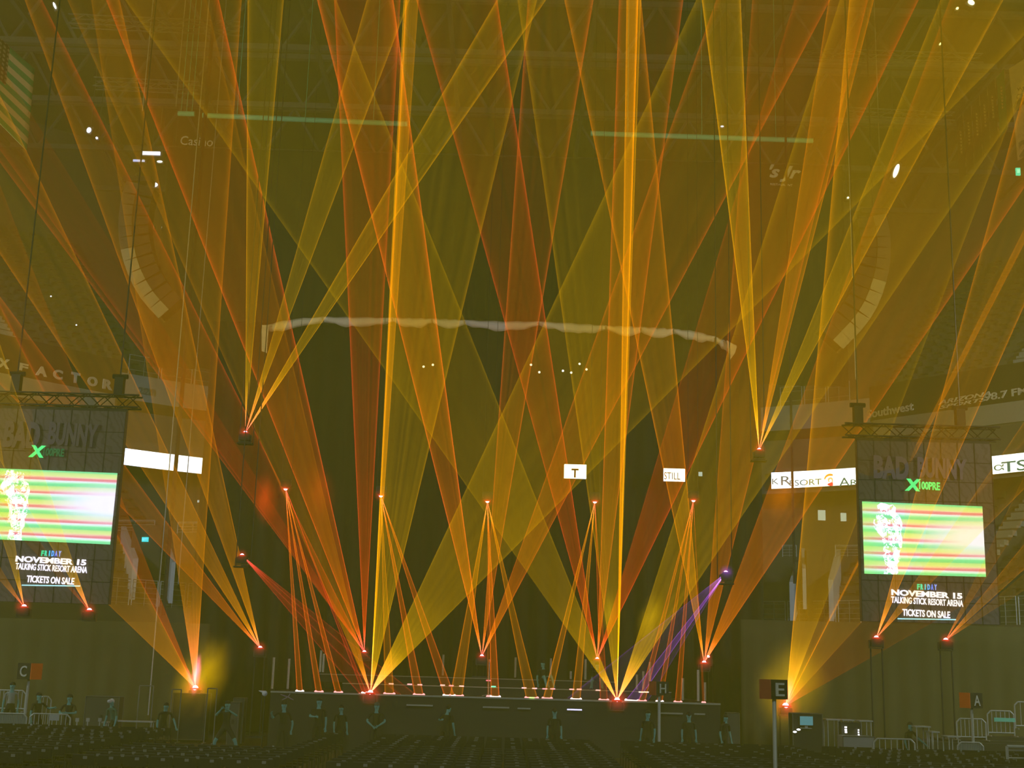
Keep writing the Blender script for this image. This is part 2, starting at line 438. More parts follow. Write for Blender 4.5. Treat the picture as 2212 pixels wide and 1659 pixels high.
# roof steel
ROOF = paint('roof_steel', (0.16, 0.16, 0.11), 0.6, 0.2)
for i, Y in enumerate((62, 70, 78, 86, 94)):
    m = MB(); zt_ = 41.6; zb_ = 38.2
    for z in (zt_, zb_):
        m.box((0, Y, z), (96, 0.35, 0.35))
    for x in range(-48, 48, 4):
        m.bar((x, Y, zt_), (x + 2, Y, zb_), 0.12, 5); m.bar((x + 2, Y, zb_), (x + 4, Y, zt_), 0.12, 5)
    struct(m.build('roof_truss', ROOF))
m = MB()
for x in (-36, -28, -20, -12, -4, 4, 12, 20, 28, 36):
    m.box((x, 80, 38.2), (0.25, 36, 0.3))
struct(m.build('roof_purlins', ROOF))
for px, yy in ((0, 0),):
    pass
for (x0, y0, x1, y1, Y) in ((150, 45, 520, 62, 60), (205, 180, 430, 190, 66), (1740, 118, 2120, 130, 64), (1830, 245, 2060, 255, 70)):
    m = MB(); lattice(m, at(x0, y0, Y), at(x1, y1, Y), 0.5, 0.04, 0.8); struct(m.build('catwalk_rail', ROOF))
for (px, y0, y1, Y) in ((308, -30, 240, 60), (380, -30, 230, 60), (385, 760, 1262, 66), (320, 1290, 1545, 52), (1716, 870, 1250, 66), (1900, -20, 330, 66), (1848, 150, 820, 62)):
    a, b = at(px, y0, Y), at(px, y1, Y); a.x = b.x
    m = MB(); m.bar(a, b, 0.025, 5)
    if y0 > 700:
        m.bar(a, Vector((a.x, a.y, 42)), .02, 4)
    tag(m.build('rigging_cable', STEEL), {308: 'thin rigging cable at upper left, left of its neighbour', 380: 'thin rigging cable at upper left above the hotel sign curtain',
        385: 'long thin cable hanging in front of the white left ribbon board', 320: 'thin pale cable hanging left of the yellow-lit projector',
        1716: 'cable hanging in front of the right ribbon board', 1900: 'thin cable near the right roof lamp', 1848: 'long thin cable above the right stand'}[px], 'cable')
# black masking poles hung from the roof in front of each side stand
for px, y0, y1, lab in ((398, 790, 1330, 'black square hoist pole hanging left of the stage in front of the stand'),
                        (1708, 850, 1260, 'black square hoist pole hanging right of the stage in front of the stand')):
    a, b = at(px, y0, 56), at(px - 8, y1, 56); m = MB(); m.bar(Vector((a.x, a.y, 41.9)), Vector((a.x, a.y, b.z)), 0.09 if px < 1000 else .055, 4)
    tag(m.build('hoist_pole', BLACK), lab, 'pole')

# ------------------------------------------------------------------ ribbon boards
WHITE_E = glow('ribbon_white', (0.90, 1.0, 0.95), 3.0)
TXT_G = paint('ribbon_teal_text', (0.10, 0.32, 0.26), 0.5)
TXT_E = glow('ribbon_text_glow', (0.06, 0.24, 0.19), 0.9)
def ribbon(px0, px1, ya, yb, label, o=8.75, segs=8, half=False):
    a, xa = on_ring(px0, ya, o); b, xb = on_ring(px1, ya, o)
    zt_ = (a.z + on_ring(px1, ya + (0.028 * (px1 - px0)), o)[0].z) / 2; zb_ = on_ring(px0, yb, o)[0].z
    zt_ = a.z
    mid = ring((xa + xb) / 2, o); t = thing('ribbon_board', Vector((mid.x, mid.y, zb_)), label, 'display board')
    m = MB(); f = MB()
    for i in range(segs):
        p, q = ring(xa + (xb - xa) * i / segs, o), ring(xa + (xb - xa) * (i + 1) / segs, o)
        d = Vector((0, .25, 0))
        vs = [Vector((p.x, p.y, zb_)), Vector((q.x, q.y, zb_)), Vector((q.x, q.y, zt_)), Vector((p.x, p.y, zt_))]
        m.add(vs, [(0, 1, 2, 3)])
        v2 = [v + Vector((0, .04, 0)) for v in vs] + [v + d for v in vs]
        f.add(v2, [(0, 3, 7, 4), (1, 5, 6, 2), (3, 2, 6, 7), (0, 4, 5, 1), (5, 4, 7, 6), (0, 1, 2, 3)])
    m.build('screen', WHITE_E, t); f.build('housing', BLACK, t)
    return t, zt_, zb_
def on_board(t, txt, px, py, wpx, hpx, mat=TXT_E, o=8.58, name='lettering', bold=0.0):
    c, x = on_ring(px, py, o); k = c.y / F * 0.985
    return letters(txt, name, c, wpx * k / max(.5, math.cos(ringang(x))), hpx * k, mat, t, rz=ringang(x), depth=0.02, bold=bold)
t, _, _ = ribbon(262, 452, 967, 1003, 'glowing blank white ribbon board left of the stage, above the stair opening')
on_board(t, '· ·', 365, 988, 2, 18, o=8.7)
t, _, _ = ribbon(1666, 1853, 1021, 1056, 'glowing white ribbon board reading K Resort Ar, right of the stage')
on_board(t, 'K', 1675, 1040, 13, 13); on_board(t, 'R', 1698, 1038, 20, 20); on_board(t, 'ESORT', 1740, 1042, 62, 13)
on_board(t, 'A', 1824, 1041, 20, 19); on_board(t, 'R', 1845, 1042, 13, 13)
c, x = on_ring(1794, 1037, 8.68); k = c.y / F
for (r0, r1, a0, a1, matn, cc, st) in ((9.5, 14, 20, 175, 'swirl_gold', (1.0, .42, .05), 1.5), (2, 6, -60, 240, 'swirl_peach', (1.0, .62, .25), 1.6), (5, 13, 235, 330, 'swirl_red', (1.0, .05, .05), 1.7)):
    m = MB(); n = 14; vs = []
    for i in range(n + 1):
        a = R(a0 + (a1 - a0) * i / n); w_ = math.sin(math.pi * i / n) * .5 + .5; rr = r1 - (r1 - r0) * w_
        for rad in (rr, r1): vs.append(c + Vector((math.cos(a) * rad * k, -0.02, math.sin(a) * rad * k)))
    m.add(vs, [(2 * i, 2 * i + 1, 2 * i + 3, 2 * i + 2) for i in range(n)]); g = m.build('swirl_logo', glow(matn, cc, st), t)
    sol = g.modifiers.new('t', 'SOLIDIFY'); sol.thickness = 0.02
t, _, _ = ribbon(2120, 2290, 988, 1027, 'glowing white ribbon board reading TS at the far right edge')
on_board(t, 'α', 2158, 1010, 16, 13); on_board(t, 'TSI', 2196, 1006, 46, 24, bold=0.01)
# bits of lit board seen in the gaps of the backdrop
for (x0, x1, y0, y1, lab, notch) in ((1218, 1267, 1003, 1034, 'small square white display panel left of the fourth truss projector, with dark notch', (1242, 1016, 12)),
                                     (1433, 1480, 1012, 1040, 'small white display panel with broken dark marks above the fifth truss projector', (1450, 1026, 3))):
    c = at((x0 + x1) / 2, (y0 + y1) / 2, 57.6); k = 57.6 / F * .985
    t = thing('display_panel', c, lab, 'display panel'); m = MB(); m.box(c, ((x1 - x0) * k, .08, (y1 - y0) * k)); m.build('screen', WHITE_E, t)
    m = MB()
    m.box(c + Vector((0, .08, 0)), ((x1 - x0 + 3) * k, .07, (y1 - y0 + 3) * k)); m.build('housing', BLACK, t)
    if notch[2] > 5:
        letters('T', 'lettering', at(notch[0], notch[1] + 6, 57.52), 16 * k, 20 * k, paint('notch', (.03, .05, .04)), t, depth=.02, bold=.03)
    else:
        letters('STILL', 'lettering', at(1452, 1028, 57.52), 36 * k, 16 * k, paint('notch', (.03, .05, .04)), t, depth=.02)
for (px, py, w_, h_, lab) in ((1513, 1024, 8, 9, 'tiny round pale lamp right of the fifth truss projector'), (1775, 1113, 16, 22, 'small white illegible notice high in the lower stand, left of its twin'),
                              (1822, 1117, 12, 18, 'small white illegible notice high in the lower stand beside the right video wall'), (432, 1083, 11, 5, 'tiny white notice in the stand below the left ribbon board')):
    Y = 57.5 if px < 1600 and px > 600 else 72; c = at(px, py, Y); k = Y / F; m = MB(); m.box(c, (w_ * k, .06, h_ * k))
    tag(m.build('notice', glow('notice_glow', (.55, .7, .55), 0.9)), lab, 'notice')

# signage on the upper fascia
def ring_text(txt, px, py, wpx, hpx, o, mat, label, rz_extra=0.0, bold=0.02, depth=.03, shear=0, rollpx=0.0, name='wall_lettering'):
    c, x = on_ring(px, py, o); k = c.y / F * 0.985
    g = letters(txt, name, c, wpx * k / max(.5, math.cos(ringang(x))), hpx * k, mat, None, rz=ringang(x), depth=depth, bold=bold, shear=shear, roll=rollpx)
    tag(g, label, 'lettering'); return g
DIML = paint('dim_lettering', (0.85, 0.88, 0.68), 0.8)
def lip_text(txt, px, py, wpx, hpx, lip, label, bold=.02, shear=0):
    Y = lip_at(px, lip) + .1; k = Y / F * .985; q0, q1 = (lip[0], lip[-1]); P, Q = at(*q0[:2], q0[2]), at(*q1[:2], q1[2]); ang = math.atan2(Q.y - P.y, Q.x - P.x)
    g = letters(txt, 'wall_lettering', at(px, py, Y), .88 * wpx * k / math.cos(ang), hpx * k, DIML, None, rz=ang, depth=.04, bold=bold, shear=shear); tag(g, label, 'lettering')
for ch, px, py, w_, h_, wd in (('X', 8, 785, 20, 22, 'first'), ('F', 50, 793, 17, 17, 'second'), ('A', 90, 802, 20, 22, 'third'), ('C', 125, 809, 17, 22, 'fourth'), ('T', 163, 816, 16, 24, 'fifth'),
                           ('O', 200, 824, 18, 22, 'sixth'), ('R', 233, 831, 18, 22, 'seventh')):
    lip_text(ch, px, py, w_, h_, LIPL, 'pale block letter %s, %s character of the word above the left video wall' % (ch, wd), bold=.05)
ring_text('221', 315, 845, 27, 15, 8.8, paint('grey_number', (.16, .18, .15)), 'grey section number 221 on the upper fascia')
lip_text('Southwest', 1922, 886, 82, 20, LIPR, 'pale airline wordmark on the dark banner wall above the right video wall')
lip_text('ARIZONA', 2082, 860, 88, 10, LIPR, 'pale slanted upper line of the sports radio sign at upper right', shear=.3)
lip_text('SPORTS', 2080, 871, 80, 8, LIPR, 'pale slanted lower line of the sports radio sign at upper right', shear=.3)
lip_text('98.7 FM', 2172, 851, 70, 17, LIPR, 'pale radio frequency lettering near the right edge')
def flat_text(txt, px, py, wpx, hpx, Y, mat, label, parent=None, **kw):
    k = Y / F * .985
    g = letters(txt, 'wall_lettering' if parent is None else 'lettering', at(px, py, Y), wpx * k, hpx * k, mat, parent, roll=-ROLL, **kw)
    if parent is None: tag(g, label, 'lettering')
    return g
flat_text('Casino', 425, 305, 76, 22, 74.3, DIML, 'faded pale wordmark beginning with C on the black curtain at upper left', depth=.03)
flat_text("'s Jr", 1696, 375, 74, 42, 74.3, DIML, 'faded pale script lettering on the black curtain at upper right', shear=.35, bold=.03, depth=.03)
flat_text('RESTAURANT', 1688, 399, 52, 5, 74.3, DIML, 'tiny pale line of lettering under the script at upper right', depth=.03)

# ------------------------------------------------------------------ video walls
def video_wall(px0, px1, ytop, ybot, Y, screen, side, side_label):
    """screen = pixel corners tl, tr, br, bl of the bright picture"""
    k = Y / F * .985
    a, b = at(px0, ytop, Y), at(px1, ytop, Y); zb_ = at((px0 + px1) / 2, ybot, Y).z; zt_ = (a.z + b.z) / 2
    cx = (a.x + b.x) / 2; W = b.x - a.x
    t = thing('video_wall', Vector((cx, Y, zb_)), side_label, 'video wall')
    # dull poster of the tour, procedural scribble
    m_, nt = newmat('poster_panel_' + side); out = N(nt, 'ShaderNodeOutputMaterial'); bs = N(nt, 'ShaderNodeBsdfPrincipled'); bs.inputs['Roughness'].default_value = .6
    tc = N(nt, 'ShaderNodeTexCoord'); mp = N(nt, 'ShaderNodeMapping'); mp.inputs['Rotation'].default_value = (0, .5, 0); L(nt, tc.outputs['Object'], mp.inputs[0])
    wv = N(nt, 'ShaderNodeTexWave'); wv.inputs['Scale'].default_value = 1.3; wv.inputs['Distortion'].default_value = 14; wv.inputs['Detail'].default_value = 3; L(nt, mp.outputs[0], wv.inputs['Vector'])
    rp = N(nt, 'ShaderNodeValToRGB'); rp.color_ramp.elements[0].color = (.085, .065, .055, 1); rp.color_ramp.elements[1].color = (.13, .10, .09, 1)
    rp.color_ramp.elements[0].position = .05; rp.color_ramp.elements[1].position = .3
    L(nt, wv.outputs['Fac'], rp.inputs[0]); L(nt, rp.outputs[0], bs.inputs['Base Color']); L(nt, bs.outputs[0], out.inputs[0])
    m = MB(); m.box((cx, Y + .15, (zb_ + zt_) / 2), (W, .3, zt_ - zb_)); m.build('panel', m_, t)
    # rows of cabinet seams
    m = MB()
    for i in range(1, 9): m.box((cx, Y - .005, zb_ + (zt_ - zb_) * i / 9), (W, .02, .02))
    for i in range(0, 9): m.box((cx - W / 2 + W * i / 8, Y - .005, (zb_ + zt_) / 2), (.02, .02, zt_ - zb_))
    m.build('panel_seam', BLACK, t)
    # header truss, hoists
    zz = zt_ + .42
    m = MB(); lattice(m, (cx - W / 2 - .4, Y + .3, zz), (cx + W / 2 + .4, Y + .3, zz), .45, .035, .45)
    for i in range(9):
        x = cx - W / 2 + W * (i + .5) / 9; m.bar((x, Y + .3, zz - .2), (x, Y + .2, zt_ + .05), .03, 5)
    m.build('header_truss', BLACK, t)
    m = MB(); m.box((cx, Y + .2, zt_ + .08), (W, .12, .12)); m.build('header_bar', BLACK, t)
    for s in (-.30, .42) if side == 'left' else (-.47, .30):
        x = cx + s * W; m = MB()
        m.box((x, Y + .3, zz + .55), (.32, .3, .7)); m.bar((x, Y + .3, zz + .9), (x, Y + .3, 41.9), .03, 5); m.bar((x - .28, Y + .3, zz + .95), (x + .28, Y + .3, zz + .95), .09, 6)
        m.build('hoist_motor', BLACK, t)
    # the bright picture
    tl, tr, br, bl = [at(p[0], p[1], Y - .06) for p in screen]
    m_, nt = newmat('striped_picture_' + side); out = N(nt, 'ShaderNodeOutputMaterial'); e = N(nt, 'ShaderNodeEmission')
    uv = N(nt, 'ShaderNodeUVMap'); sp = N(nt, 'ShaderNodeSeparateXYZ'); L(nt, uv.outputs[0], sp.inputs[0]); U, V = sp.outputs[0], sp.outputs[1]
    n1 = N(nt, 'ShaderNodeTexNoise'); mp = N(nt, 'ShaderNodeMapping'); mp.inputs['Scale'].default_value = (1.4, 55, 1); L(nt, uv.outputs[0], mp.inputs[0]); L(nt, mp.outputs[0], n1.inputs['Vector'])
    n1.inputs['Scale'].default_value = 1.0; n1.inputs['Detail'].default_value = 2
    ph = M1(nt, 'FRACT', M1(nt, 'ADD', M1(nt, 'MULTIPLY', V, 5.05), M1(nt, 'ADD', M1(nt, 'MULTIPLY', n1.outputs['Fac'], .16), -.06)))
    rp = N(nt, 'ShaderNodeValToRGB'); cr = rp.color_ramp; cr.interpolation = 'LINEAR'
    stops = [(0.0, (.02, .72, .10)), (.13, (.05, .80, .15)), (.24, (.45, 1.0, .45)), (.34, (.95, .95, .80)), (.42, (.78, .10, .10)), (.52, (.85, .10, .08)), (.60, (.95, .60, .25)),
             (.70, (.72, .85, .12)), (.90, (.50, .85, .08)), (1.0, (.02, .72, .10))]
    stops = [(p, tuple(.82 * q + .18 for q in c3)) for p, c3 in stops]
    while len(cr.elements) > 1: cr.elements.remove(cr.elements[-1])
    cr.elements[0].position = 0; cr.elements[0].color = stops[0][1] + (1,)
    for p, c3 in stops[1:]: q = cr.elements.new(p); q.color = c3 + (1,)
    L(nt, ph, rp.inputs[0])
    # white bloom of the picture at its right middle, lime at its left
    du = M1(nt, 'MULTIPLY', M1(nt, 'SUBTRACT', 1.0, U), 1.3); dv = M1(nt, 'MULTIPLY', M1(nt, 'SUBTRACT', V, .55), 2.6)
    rr = M1(nt, 'SQRT', M1(nt, 'ADD', M1(nt, 'MULTIPLY', du, du), M1(nt, 'MULTIPLY', dv, dv)))
    wf = M1(nt, 'MULTIPLY', M1(nt, 'SUBTRACT', 1.0, M1(nt, 'MULTIPLY', rr, 1.25), clamp=True), 1.5, clamp=True)
    mx = N(nt, 'ShaderNodeMix', data_type='RGBA'); L(nt, wf, mx.inputs['Factor']); L(nt, rp.outputs[0], mx.inputs['A']); mx.inputs['B'].default_value = (1, .97, .95, 1)
    lm = M1(nt, 'MULTIPLY', M1(nt, 'SUBTRACT', .2, U, clamp=True), 2.2, clamp=True)
    m2 = N(nt, 'ShaderNodeMix', data_type='RGBA'); L(nt, lm, m2.inputs['Factor']); L(nt, mx.outputs['Result'], m2.inputs['A']); m2.inputs['B'].default_value = (.35, .95, .05, 1)
    L(nt, m2.outputs['Result'], e.inputs[0]); e.inputs[1].default_value = 1.3; L(nt, e.outputs[0], out.inputs[0])
    back = Vector((0, .05, 0))
    m = MB(); m.add([bl, br, tr, tl, bl + back, br + back, tr + back, tl + back], [(0, 1, 2, 3), (5, 4, 7, 6), (0, 4, 5, 1), (1, 5, 6, 2), (2, 6, 7, 3), (3, 7, 4, 0)])
    s_ = m.build('picture', m_, t); uvl = s_.data.uv_layers.new(name='UVMap')
    cuv = [(0, 0), (1, 0), (1, 1), (0, 1)] * 2
    for poly in s_.data.polygons:
        for li in poly.loop_indices: uvl.data[li].uv = cuv[s_.data.loops[li].vertex_index]
    # the white outlined figure in the picture, arm behind the head, on the left of the frame
    def q(u, v): return bl.lerp(br, u).lerp(tl.lerp(tr, u), v) + Vector((0, -.03, 0))
    fig = [(.155, 0), (.17, .14), (.15, .28), (.165, .40), (.145, .52), (.10, .60), (.08, .68), (.09, .76), (.125, .88), (.12, .95), (.15, .99), (.19, .98), (.22, .96),
           (.25, .97), (.275, .93), (.27, .86), (.31, .80), (.325, .70), (.31, .58), (.32, .48), (.31, .36), (.29, .30), (.295, .20), (.27, .14), (.275, 0)]
    m_, nt = newmat('figure_white_' + side); out = N(nt, 'ShaderNodeOutputMaterial'); e = N(nt, 'ShaderNodeEmission'); tr_ = N(nt, 'ShaderNodeBsdfTransparent'); mxs = N(nt, 'ShaderNodeMixShader')
    tc = N(nt, 'ShaderNodeTexCoord'); nz = N(nt, 'ShaderNodeTexNoise'); nz.inputs['Scale'].default_value = 5.0; nz.inputs['Detail'].default_value = 4; L(nt, tc.outputs['Object'], nz.inputs['Vector'])
    vz = N(nt, 'ShaderNodeTexVoronoi', feature='DISTANCE_TO_EDGE'); vz.inputs['Scale'].default_value = 3.2; L(nt, nz.outputs['Color'], vz.inputs['Vector'])
    f1 = M1(nt, 'MULTIPLY', M1(nt, 'SUBTRACT', nz.outputs['Fac'], .50), 10, clamp=True); f2 = M1(nt, 'LESS_THAN', vz.outputs['Distance'], .045)
    L(nt, M1(nt, 'MAXIMUM', f1, f2), mxs.inputs[0]); L(nt, tr_.outputs[0], mxs.inputs[1]); L(nt, e.outputs[0], mxs.inputs[2])
    e.inputs[0].default_value = (1, 1, .98, 1); e.inputs[1].default_value = 1.8; L(nt, mxs.outputs[0], out.inputs[0]); m_.cycles.emission_sampling = 'NONE'
    m = MB(); m.add([q(*p) for p in fig], [tuple(range(len(fig)))]); m.build('picture_figure', m_, s_)
    # writing below and above the picture
    dx = (bl.x + br.x) / 2
    def px_(u): return bl_px + u * (br_px - bl_px)
    bl_px, br_px = screen[3][0], screen[2][0]; by = (screen[3][1] + screen[2][1]) / 2
    k2 = (Y - .05) / F * .985
    TW = glow('poster_text_white', (1.0, .93, .86), 1.5)
    def tx(s, px, py, w_, h_, mat=TW, bold=.05, shear=0, name='lettering', Yt=Y - .05):
        return letters(s, name, at(px, py, Yt), w_ * k2, h_ * k2, mat, t, roll=-ROLL, bold=bold, depth=.03, shear=shear)
    X = screen[3][0] - 1868 ; D = by - 1243.0
    G = [(.02, .75, .30), (.03, .80, .45), (.05, .65, .75), (.12, .45, .9), (.15, .25, .9), (.3, .4, .95)]
    for i, ch in enumerate('FRIDAY'): tx(ch, 1984 + X + 7.4 * i, 1268 + D + .2 * i, 5.5 if ch != 'I' else 2, 12, glow('friday_%d' % i, G[i], 1.3), bold=.04)
    tx('NOVEMBER 15', 2002 + X, 1284 + D, 154, 13, bold=.04)
    tx('TALKING STICK RESORT ARENA', 2003 + X, 1300 + D, 156, 14, bold=.02)
    tx('TICKETS ON SALE', 2001 + X, 1326 + D, 103, 15, bold=.025)
    m = MB(); p = at(2002 + X, 1338 + D, Y - .04); m.box(p, (126 * k2, .03, 2.2 * k2), rot=Matrix.Rotation(-.012, 3, 'Y')); m.build('underline', glow('underline_mint', (.5, .95, .8), 1.3), t)
    tx('X', 1972 + X, 1048 + D, 36, 27, glow('logo_green', (.10, 1.0, .22), 1.2 if side == 'right' else .30), bold=.05, shear=.1)
    if side == 'right': tx('100PRE', 2008 + X, 1050 + D, 46, 18, glow('logo_green', (.10, 1.0, .22), 1.2), bold=.03)
    else: tx('100PRE', 2008 + X, 1050 + D, 46, 18, glow('logo_green_dim', (.10, .8, .25), .15), bold=.03)
    PT = paint('poster_violet', (.21, .16, .20) if side == 'right' else (.15, .12, .13), .5) if False else paint('poster_violet_' + side, (.20, .15, .20) if side == 'right' else (.14, .11, .125), .5)
    if side == 'left': tx('BAD', 1940 + X, 1012 + D, 80, 60, PT, bold=.05); tx('BUNNY', 2050 + X, 1012 + D, 110, 52, PT, bold=.05)
    else: tx('BAD', 1925, 1010, 78, 52, PT, bold=.05); tx('BUNNY', 2035, 1012, 110, 46, PT, bold=.05)
    return t
video_wall(1851, 2140, 955, 1345, 46.5, [(1863, 1083), (2122, 1094), (2130, 1246), (1868, 1239)], 'right', 'large dark video wall hanging on the right showing a striped concert poster')
video_wall(-40, 273, 885, 1302, 46.5, [(-22, 1011), (253, 1022), (237, 1176), (-24, 1164)], 'left', 'large dark video wall hanging at the left edge showing a striped concert poster')

# ------------------------------------------------------------------ loudspeaker arrays
def speaker_array(pts, Y, label, sgn):
    t = thing('speaker_array', at(pts[0][0], pts[0][1], Y), label, 'loudspeaker'); k = Y / F
    P = [at(x, y, Y) for x, y in pts]
    for i in range(len(P) - 1):
        a, b = P[i], P[i + 1]; d = (b - a); c = (a + b) / 2; ang = math.atan2(d.x, -d.z)
        rot = Matrix.Rotation(-ang, 3, 'Y')
        inw = rot @ Vector((sgn, 0, 0)); m = MB(); m.box(c + inw * .62, (1.3, .9, d.length * .99), rot=rot); cab = m.build('speaker_cabinet', BLACK, t)
        m = MB(); m.box(c - inw * .03, (.09, .88, d.length * 1.0), rot=rot); 
        m.box(c + inw * .20 - Vector((0, .47, 0)), (.62, .04, d.length * 1.02), rot=rot)
        m.build('grille', paint('speaker_grille', (.30, .33, .22), .8) if i >= len(P) - 7 else STEELD, cab)
    m = MB(); m.box(P[0] + Vector((sgn * .35, 0, .2)), (1.3, .8, .25)); m.bar(P[0] + Vector((sgn * .35, 0, .3)), Vector((P[0].x + sgn * .35, Y, 41.9)), .03, 5); m.build('flying_frame', BLACK, t)
    return t
speaker_array([(284, 400), (276, 424), (271, 448), (268, 472), (267, 496), (268, 520), (272, 545), (278, 570), (287, 596), (299, 622), (315, 648), (333, 670), (352, 690)], 58,
              'tall curved loudspeaker array hanging at the upper left, bowed towards the stage', 1)
speaker_array([(1902, 470), (1908, 494), (1912, 518), (1913, 542), (1912, 566), (1909, 590), (1903, 614), (1895, 640), (1884, 666), (1869, 692), (1850, 716), (1829, 738), (1812, 756)], 58,
              'tall curved loudspeaker array hanging at the upper right, bowed towards the stage', -1)

# ------------------------------------------------------------------ flag, banners
def cloth_quad(name, c4, Y4, mat, n=(14, 10), wave=.05):
    P = [at(p[0], p[1], y) for p, y in zip(c4, Y4)]; m = MB(); vs = []
    for i in range(n[0] + 1):
        for j in range(n[1] + 1):
            u, v = i / n[0], j / n[1]; p = P[0].lerp(P[1], u).lerp(P[3].lerp(P[2], u), v)
            p = p + Vector((0, wave * math.sin(u * 11 + v * 2), 0)); vs.append(p)
    k = n[1] + 1
    m.add(vs, [(i * k + j, i * k + j + 1, (i + 1) * k + j + 1, (i + 1) * k + j) for i in range(n[0]) for j in range(n[1])])
    o = m.build(name, mat, smooth=True); uvl = o.data.uv_layers.new(name='UVMap')
    for l in o.data.loops:
        i, j = divmod(l.vertex_index, k); uvl.data[l.index].uv = (i / n[0], j / n[1])
    s_ = o.modifiers.new('t', 'SOLIDIFY'); s_.thickness = .02
    return o
m_, nt = newmat('flag_cloth'); out = N(nt, 'ShaderNodeOutputMaterial'); bs = N(nt, 'ShaderNodeBsdfPrincipled'); bs.inputs['Roughness'].default_value = .9
uv = N(nt, 'ShaderNodeUVMap'); sp = N(nt, 'ShaderNodeSeparateXYZ'); L(nt, uv.outputs[0], sp.inputs[0])
st = M1(nt, 'LESS_THAN', M1(nt, 'FRACT', M1(nt, 'MULTIPLY', sp.outputs[1], 6.5)), .5)
mx = N(nt, 'ShaderNodeMix', data_type='RGBA'); mx.inputs['A'].default_value = (.85, .9, .65, 1); mx.inputs['B'].default_value = (.06, .55, .26, 1); L(nt, st, mx.inputs['Factor'])
canton = M1(nt, 'MULTIPLY', M1(nt, 'LESS_THAN', sp.outputs[0], .62), M1(nt, 'LESS_THAN', sp.outputs[1], .5))
mp = N(nt, 'ShaderNodeMapping'); mp.inputs['Scale'].default_value = (18, 18, 1); L(nt, uv.outputs[0], mp.inputs[0]); vz = N(nt, 'ShaderNodeTexVoronoi'); vz.inputs['Scale'].default_value = 1; vz.inputs['Randomness'].default_value = 0; L(nt, mp.outputs[0], vz.inputs['Vector'])
stc = N(nt, 'ShaderNodeMix', data_type='RGBA'); L(nt, M1(nt, 'LESS_THAN', vz.outputs['Distance'], .3), stc.inputs['Factor']); stc.inputs['A'].default_value = (.13, .11, .05, 1); stc.inputs['B'].default_value = (.45, .45, .3, 1)
m2 = N(nt, 'ShaderNodeMix', data_type='RGBA'); L(nt, canton, m2.inputs['Factor']); L(nt, mx.outputs['Result'], m2.inputs['A']); L(nt, stc.outputs['Result'], m2.inputs['B'])
L(nt, m2.outputs['Result'], bs.inputs['Base Color']); L(nt, bs.outputs[0], out.inputs[0])
# hung vertically: stripes run along its drop
tag(cloth_quad('flag', [(-75, 15), (76, 150), (58, 326), (-95, 170)], [50, 54, 54, 50], m_), 'large striped flag with a starred corner hanging at the upper left edge', 'flag')
BAN = paint('banner_dark', (.12, .11, .055), .9); BANG = paint('banner_green', (.06, .36, .20), .9)
bl_ = [((2066, 2080), (262, 244)), ((2083, 2097), (242, 226)), ((2100, 2115), (223, 207)), ((2117, 2132), (206, 186)), ((2134, 2149), (186, 170)), ((2153, 2169), (168, 148))]
nms = ['JOHNSON', 'CHAMBERS', 'MAJERLE', 'BARKLEY', 'WESTPHAL', '']
for i, ((x0, x1), (y0, y1)) in enumerate(bl_):
    Y0_, Y1_ = 62 - i * 1.2, 61 - i * 1.2; g = i == 5; hgt = 150
    P = [at(x0, y0, Y0_), at(x1, y1, Y1_)]; drop = hgt * Y0_ / F
    t = thing('hanging_banner', (P[0] + P[1]) / 2, ['dim narrow banner, leftmost of the upper right row', 'dim narrow banner, second from the left of the upper right row',
        'dim narrow banner, third from the left of the upper right row', 'dim narrow banner, fourth from the left of the upper right row',
        'dim narrow banner beside the green banner at upper right', 'green narrow banner at upper right beside the white one'][i], 'banner', 'row of narrow banners at upper right')
    def slab(f0, f1, mat, nm, off=0.0):
        m = MB(); z0_, z1_ = -drop * f0, -drop * f1; d = Vector((0, -off, 0)); e = Vector((0, .03, 0))
        vs = [P[0] + Vector((0, 0, z1_)) + d, P[1] + Vector((0, 0, z1_)) + d, P[1] + Vector((0, 0, z0_)) + d, P[0] + Vector((0, 0, z0_)) + d]
        m.add(vs + [v + e for v in vs], [(0, 1, 2, 3), (7, 6, 5, 4), (0, 4, 5, 1), (1, 5, 6, 2), (2, 6, 7, 3), (3, 7, 4, 0)]); return m.build(nm, mat, t)
    slab(0, 1, BANG if g else BAN, 'cloth'); slab(0, .17, paint('banner_pale', (.62, .64, .48), .9), 'header', .04)
    slab(.8 if not g else .45, .86 if not g else .52, paint('banner_pale', (.62, .64, .48), .9), 'footer_mark', .04)
    m = MB()
    for j in range(7):     # the upright column of small letters reads as ticks
        c = P[0].lerp(P[1], .55) + Vector((0, -.08, -drop * (.26 + .055 * j)))
        m.box(c, (.16, .02, .10)); m.box(c + Vector((.05, 0, .06)), (.05, .02, .1))
    m.build('lettering', paint('banner_pale', (.62, .64, .48), .9), t)
P0 = at(2180, 148, 55); k = 55 / F
t = thing('hanging_banner', P0, 'big white champions banner at the upper right edge', 'banner')
m = MB(); a = at(2180, 148, 55); b = at(2290, 152, 52); zb_ = at(2190, 346, 55).z
vs = [Vector((a.x + .15, a.y, zb_)), Vector((b.x, b.y, zb_)), Vector((b.x, b.y, a.z)), Vector((a.x, a.y, a.z))]; e = Vector((0, .04, 0))
m.add(vs + [v + e for v in vs], [(0, 1, 2, 3), (7, 6, 5, 4), (0, 4, 5, 1), (1, 5, 6, 2), (2, 6, 7, 3), (3, 7, 4, 0)]); m.build('cloth', paint('banner_white', (.72, .76, .60), .9), t)
DK = paint('banner_ink', (.06, .08, .05), .8)
letters('WESTERN', 'lettering', at(2225, 188, 53.6), 56 * k, 8 * k, DK, t, rz=R(-30), depth=.03)
letters('CHAMPIONS', 'lettering', at(2240, 202, 53.2), 88 * k, 13 * k, DK, t, rz=R(-30), depth=.03)
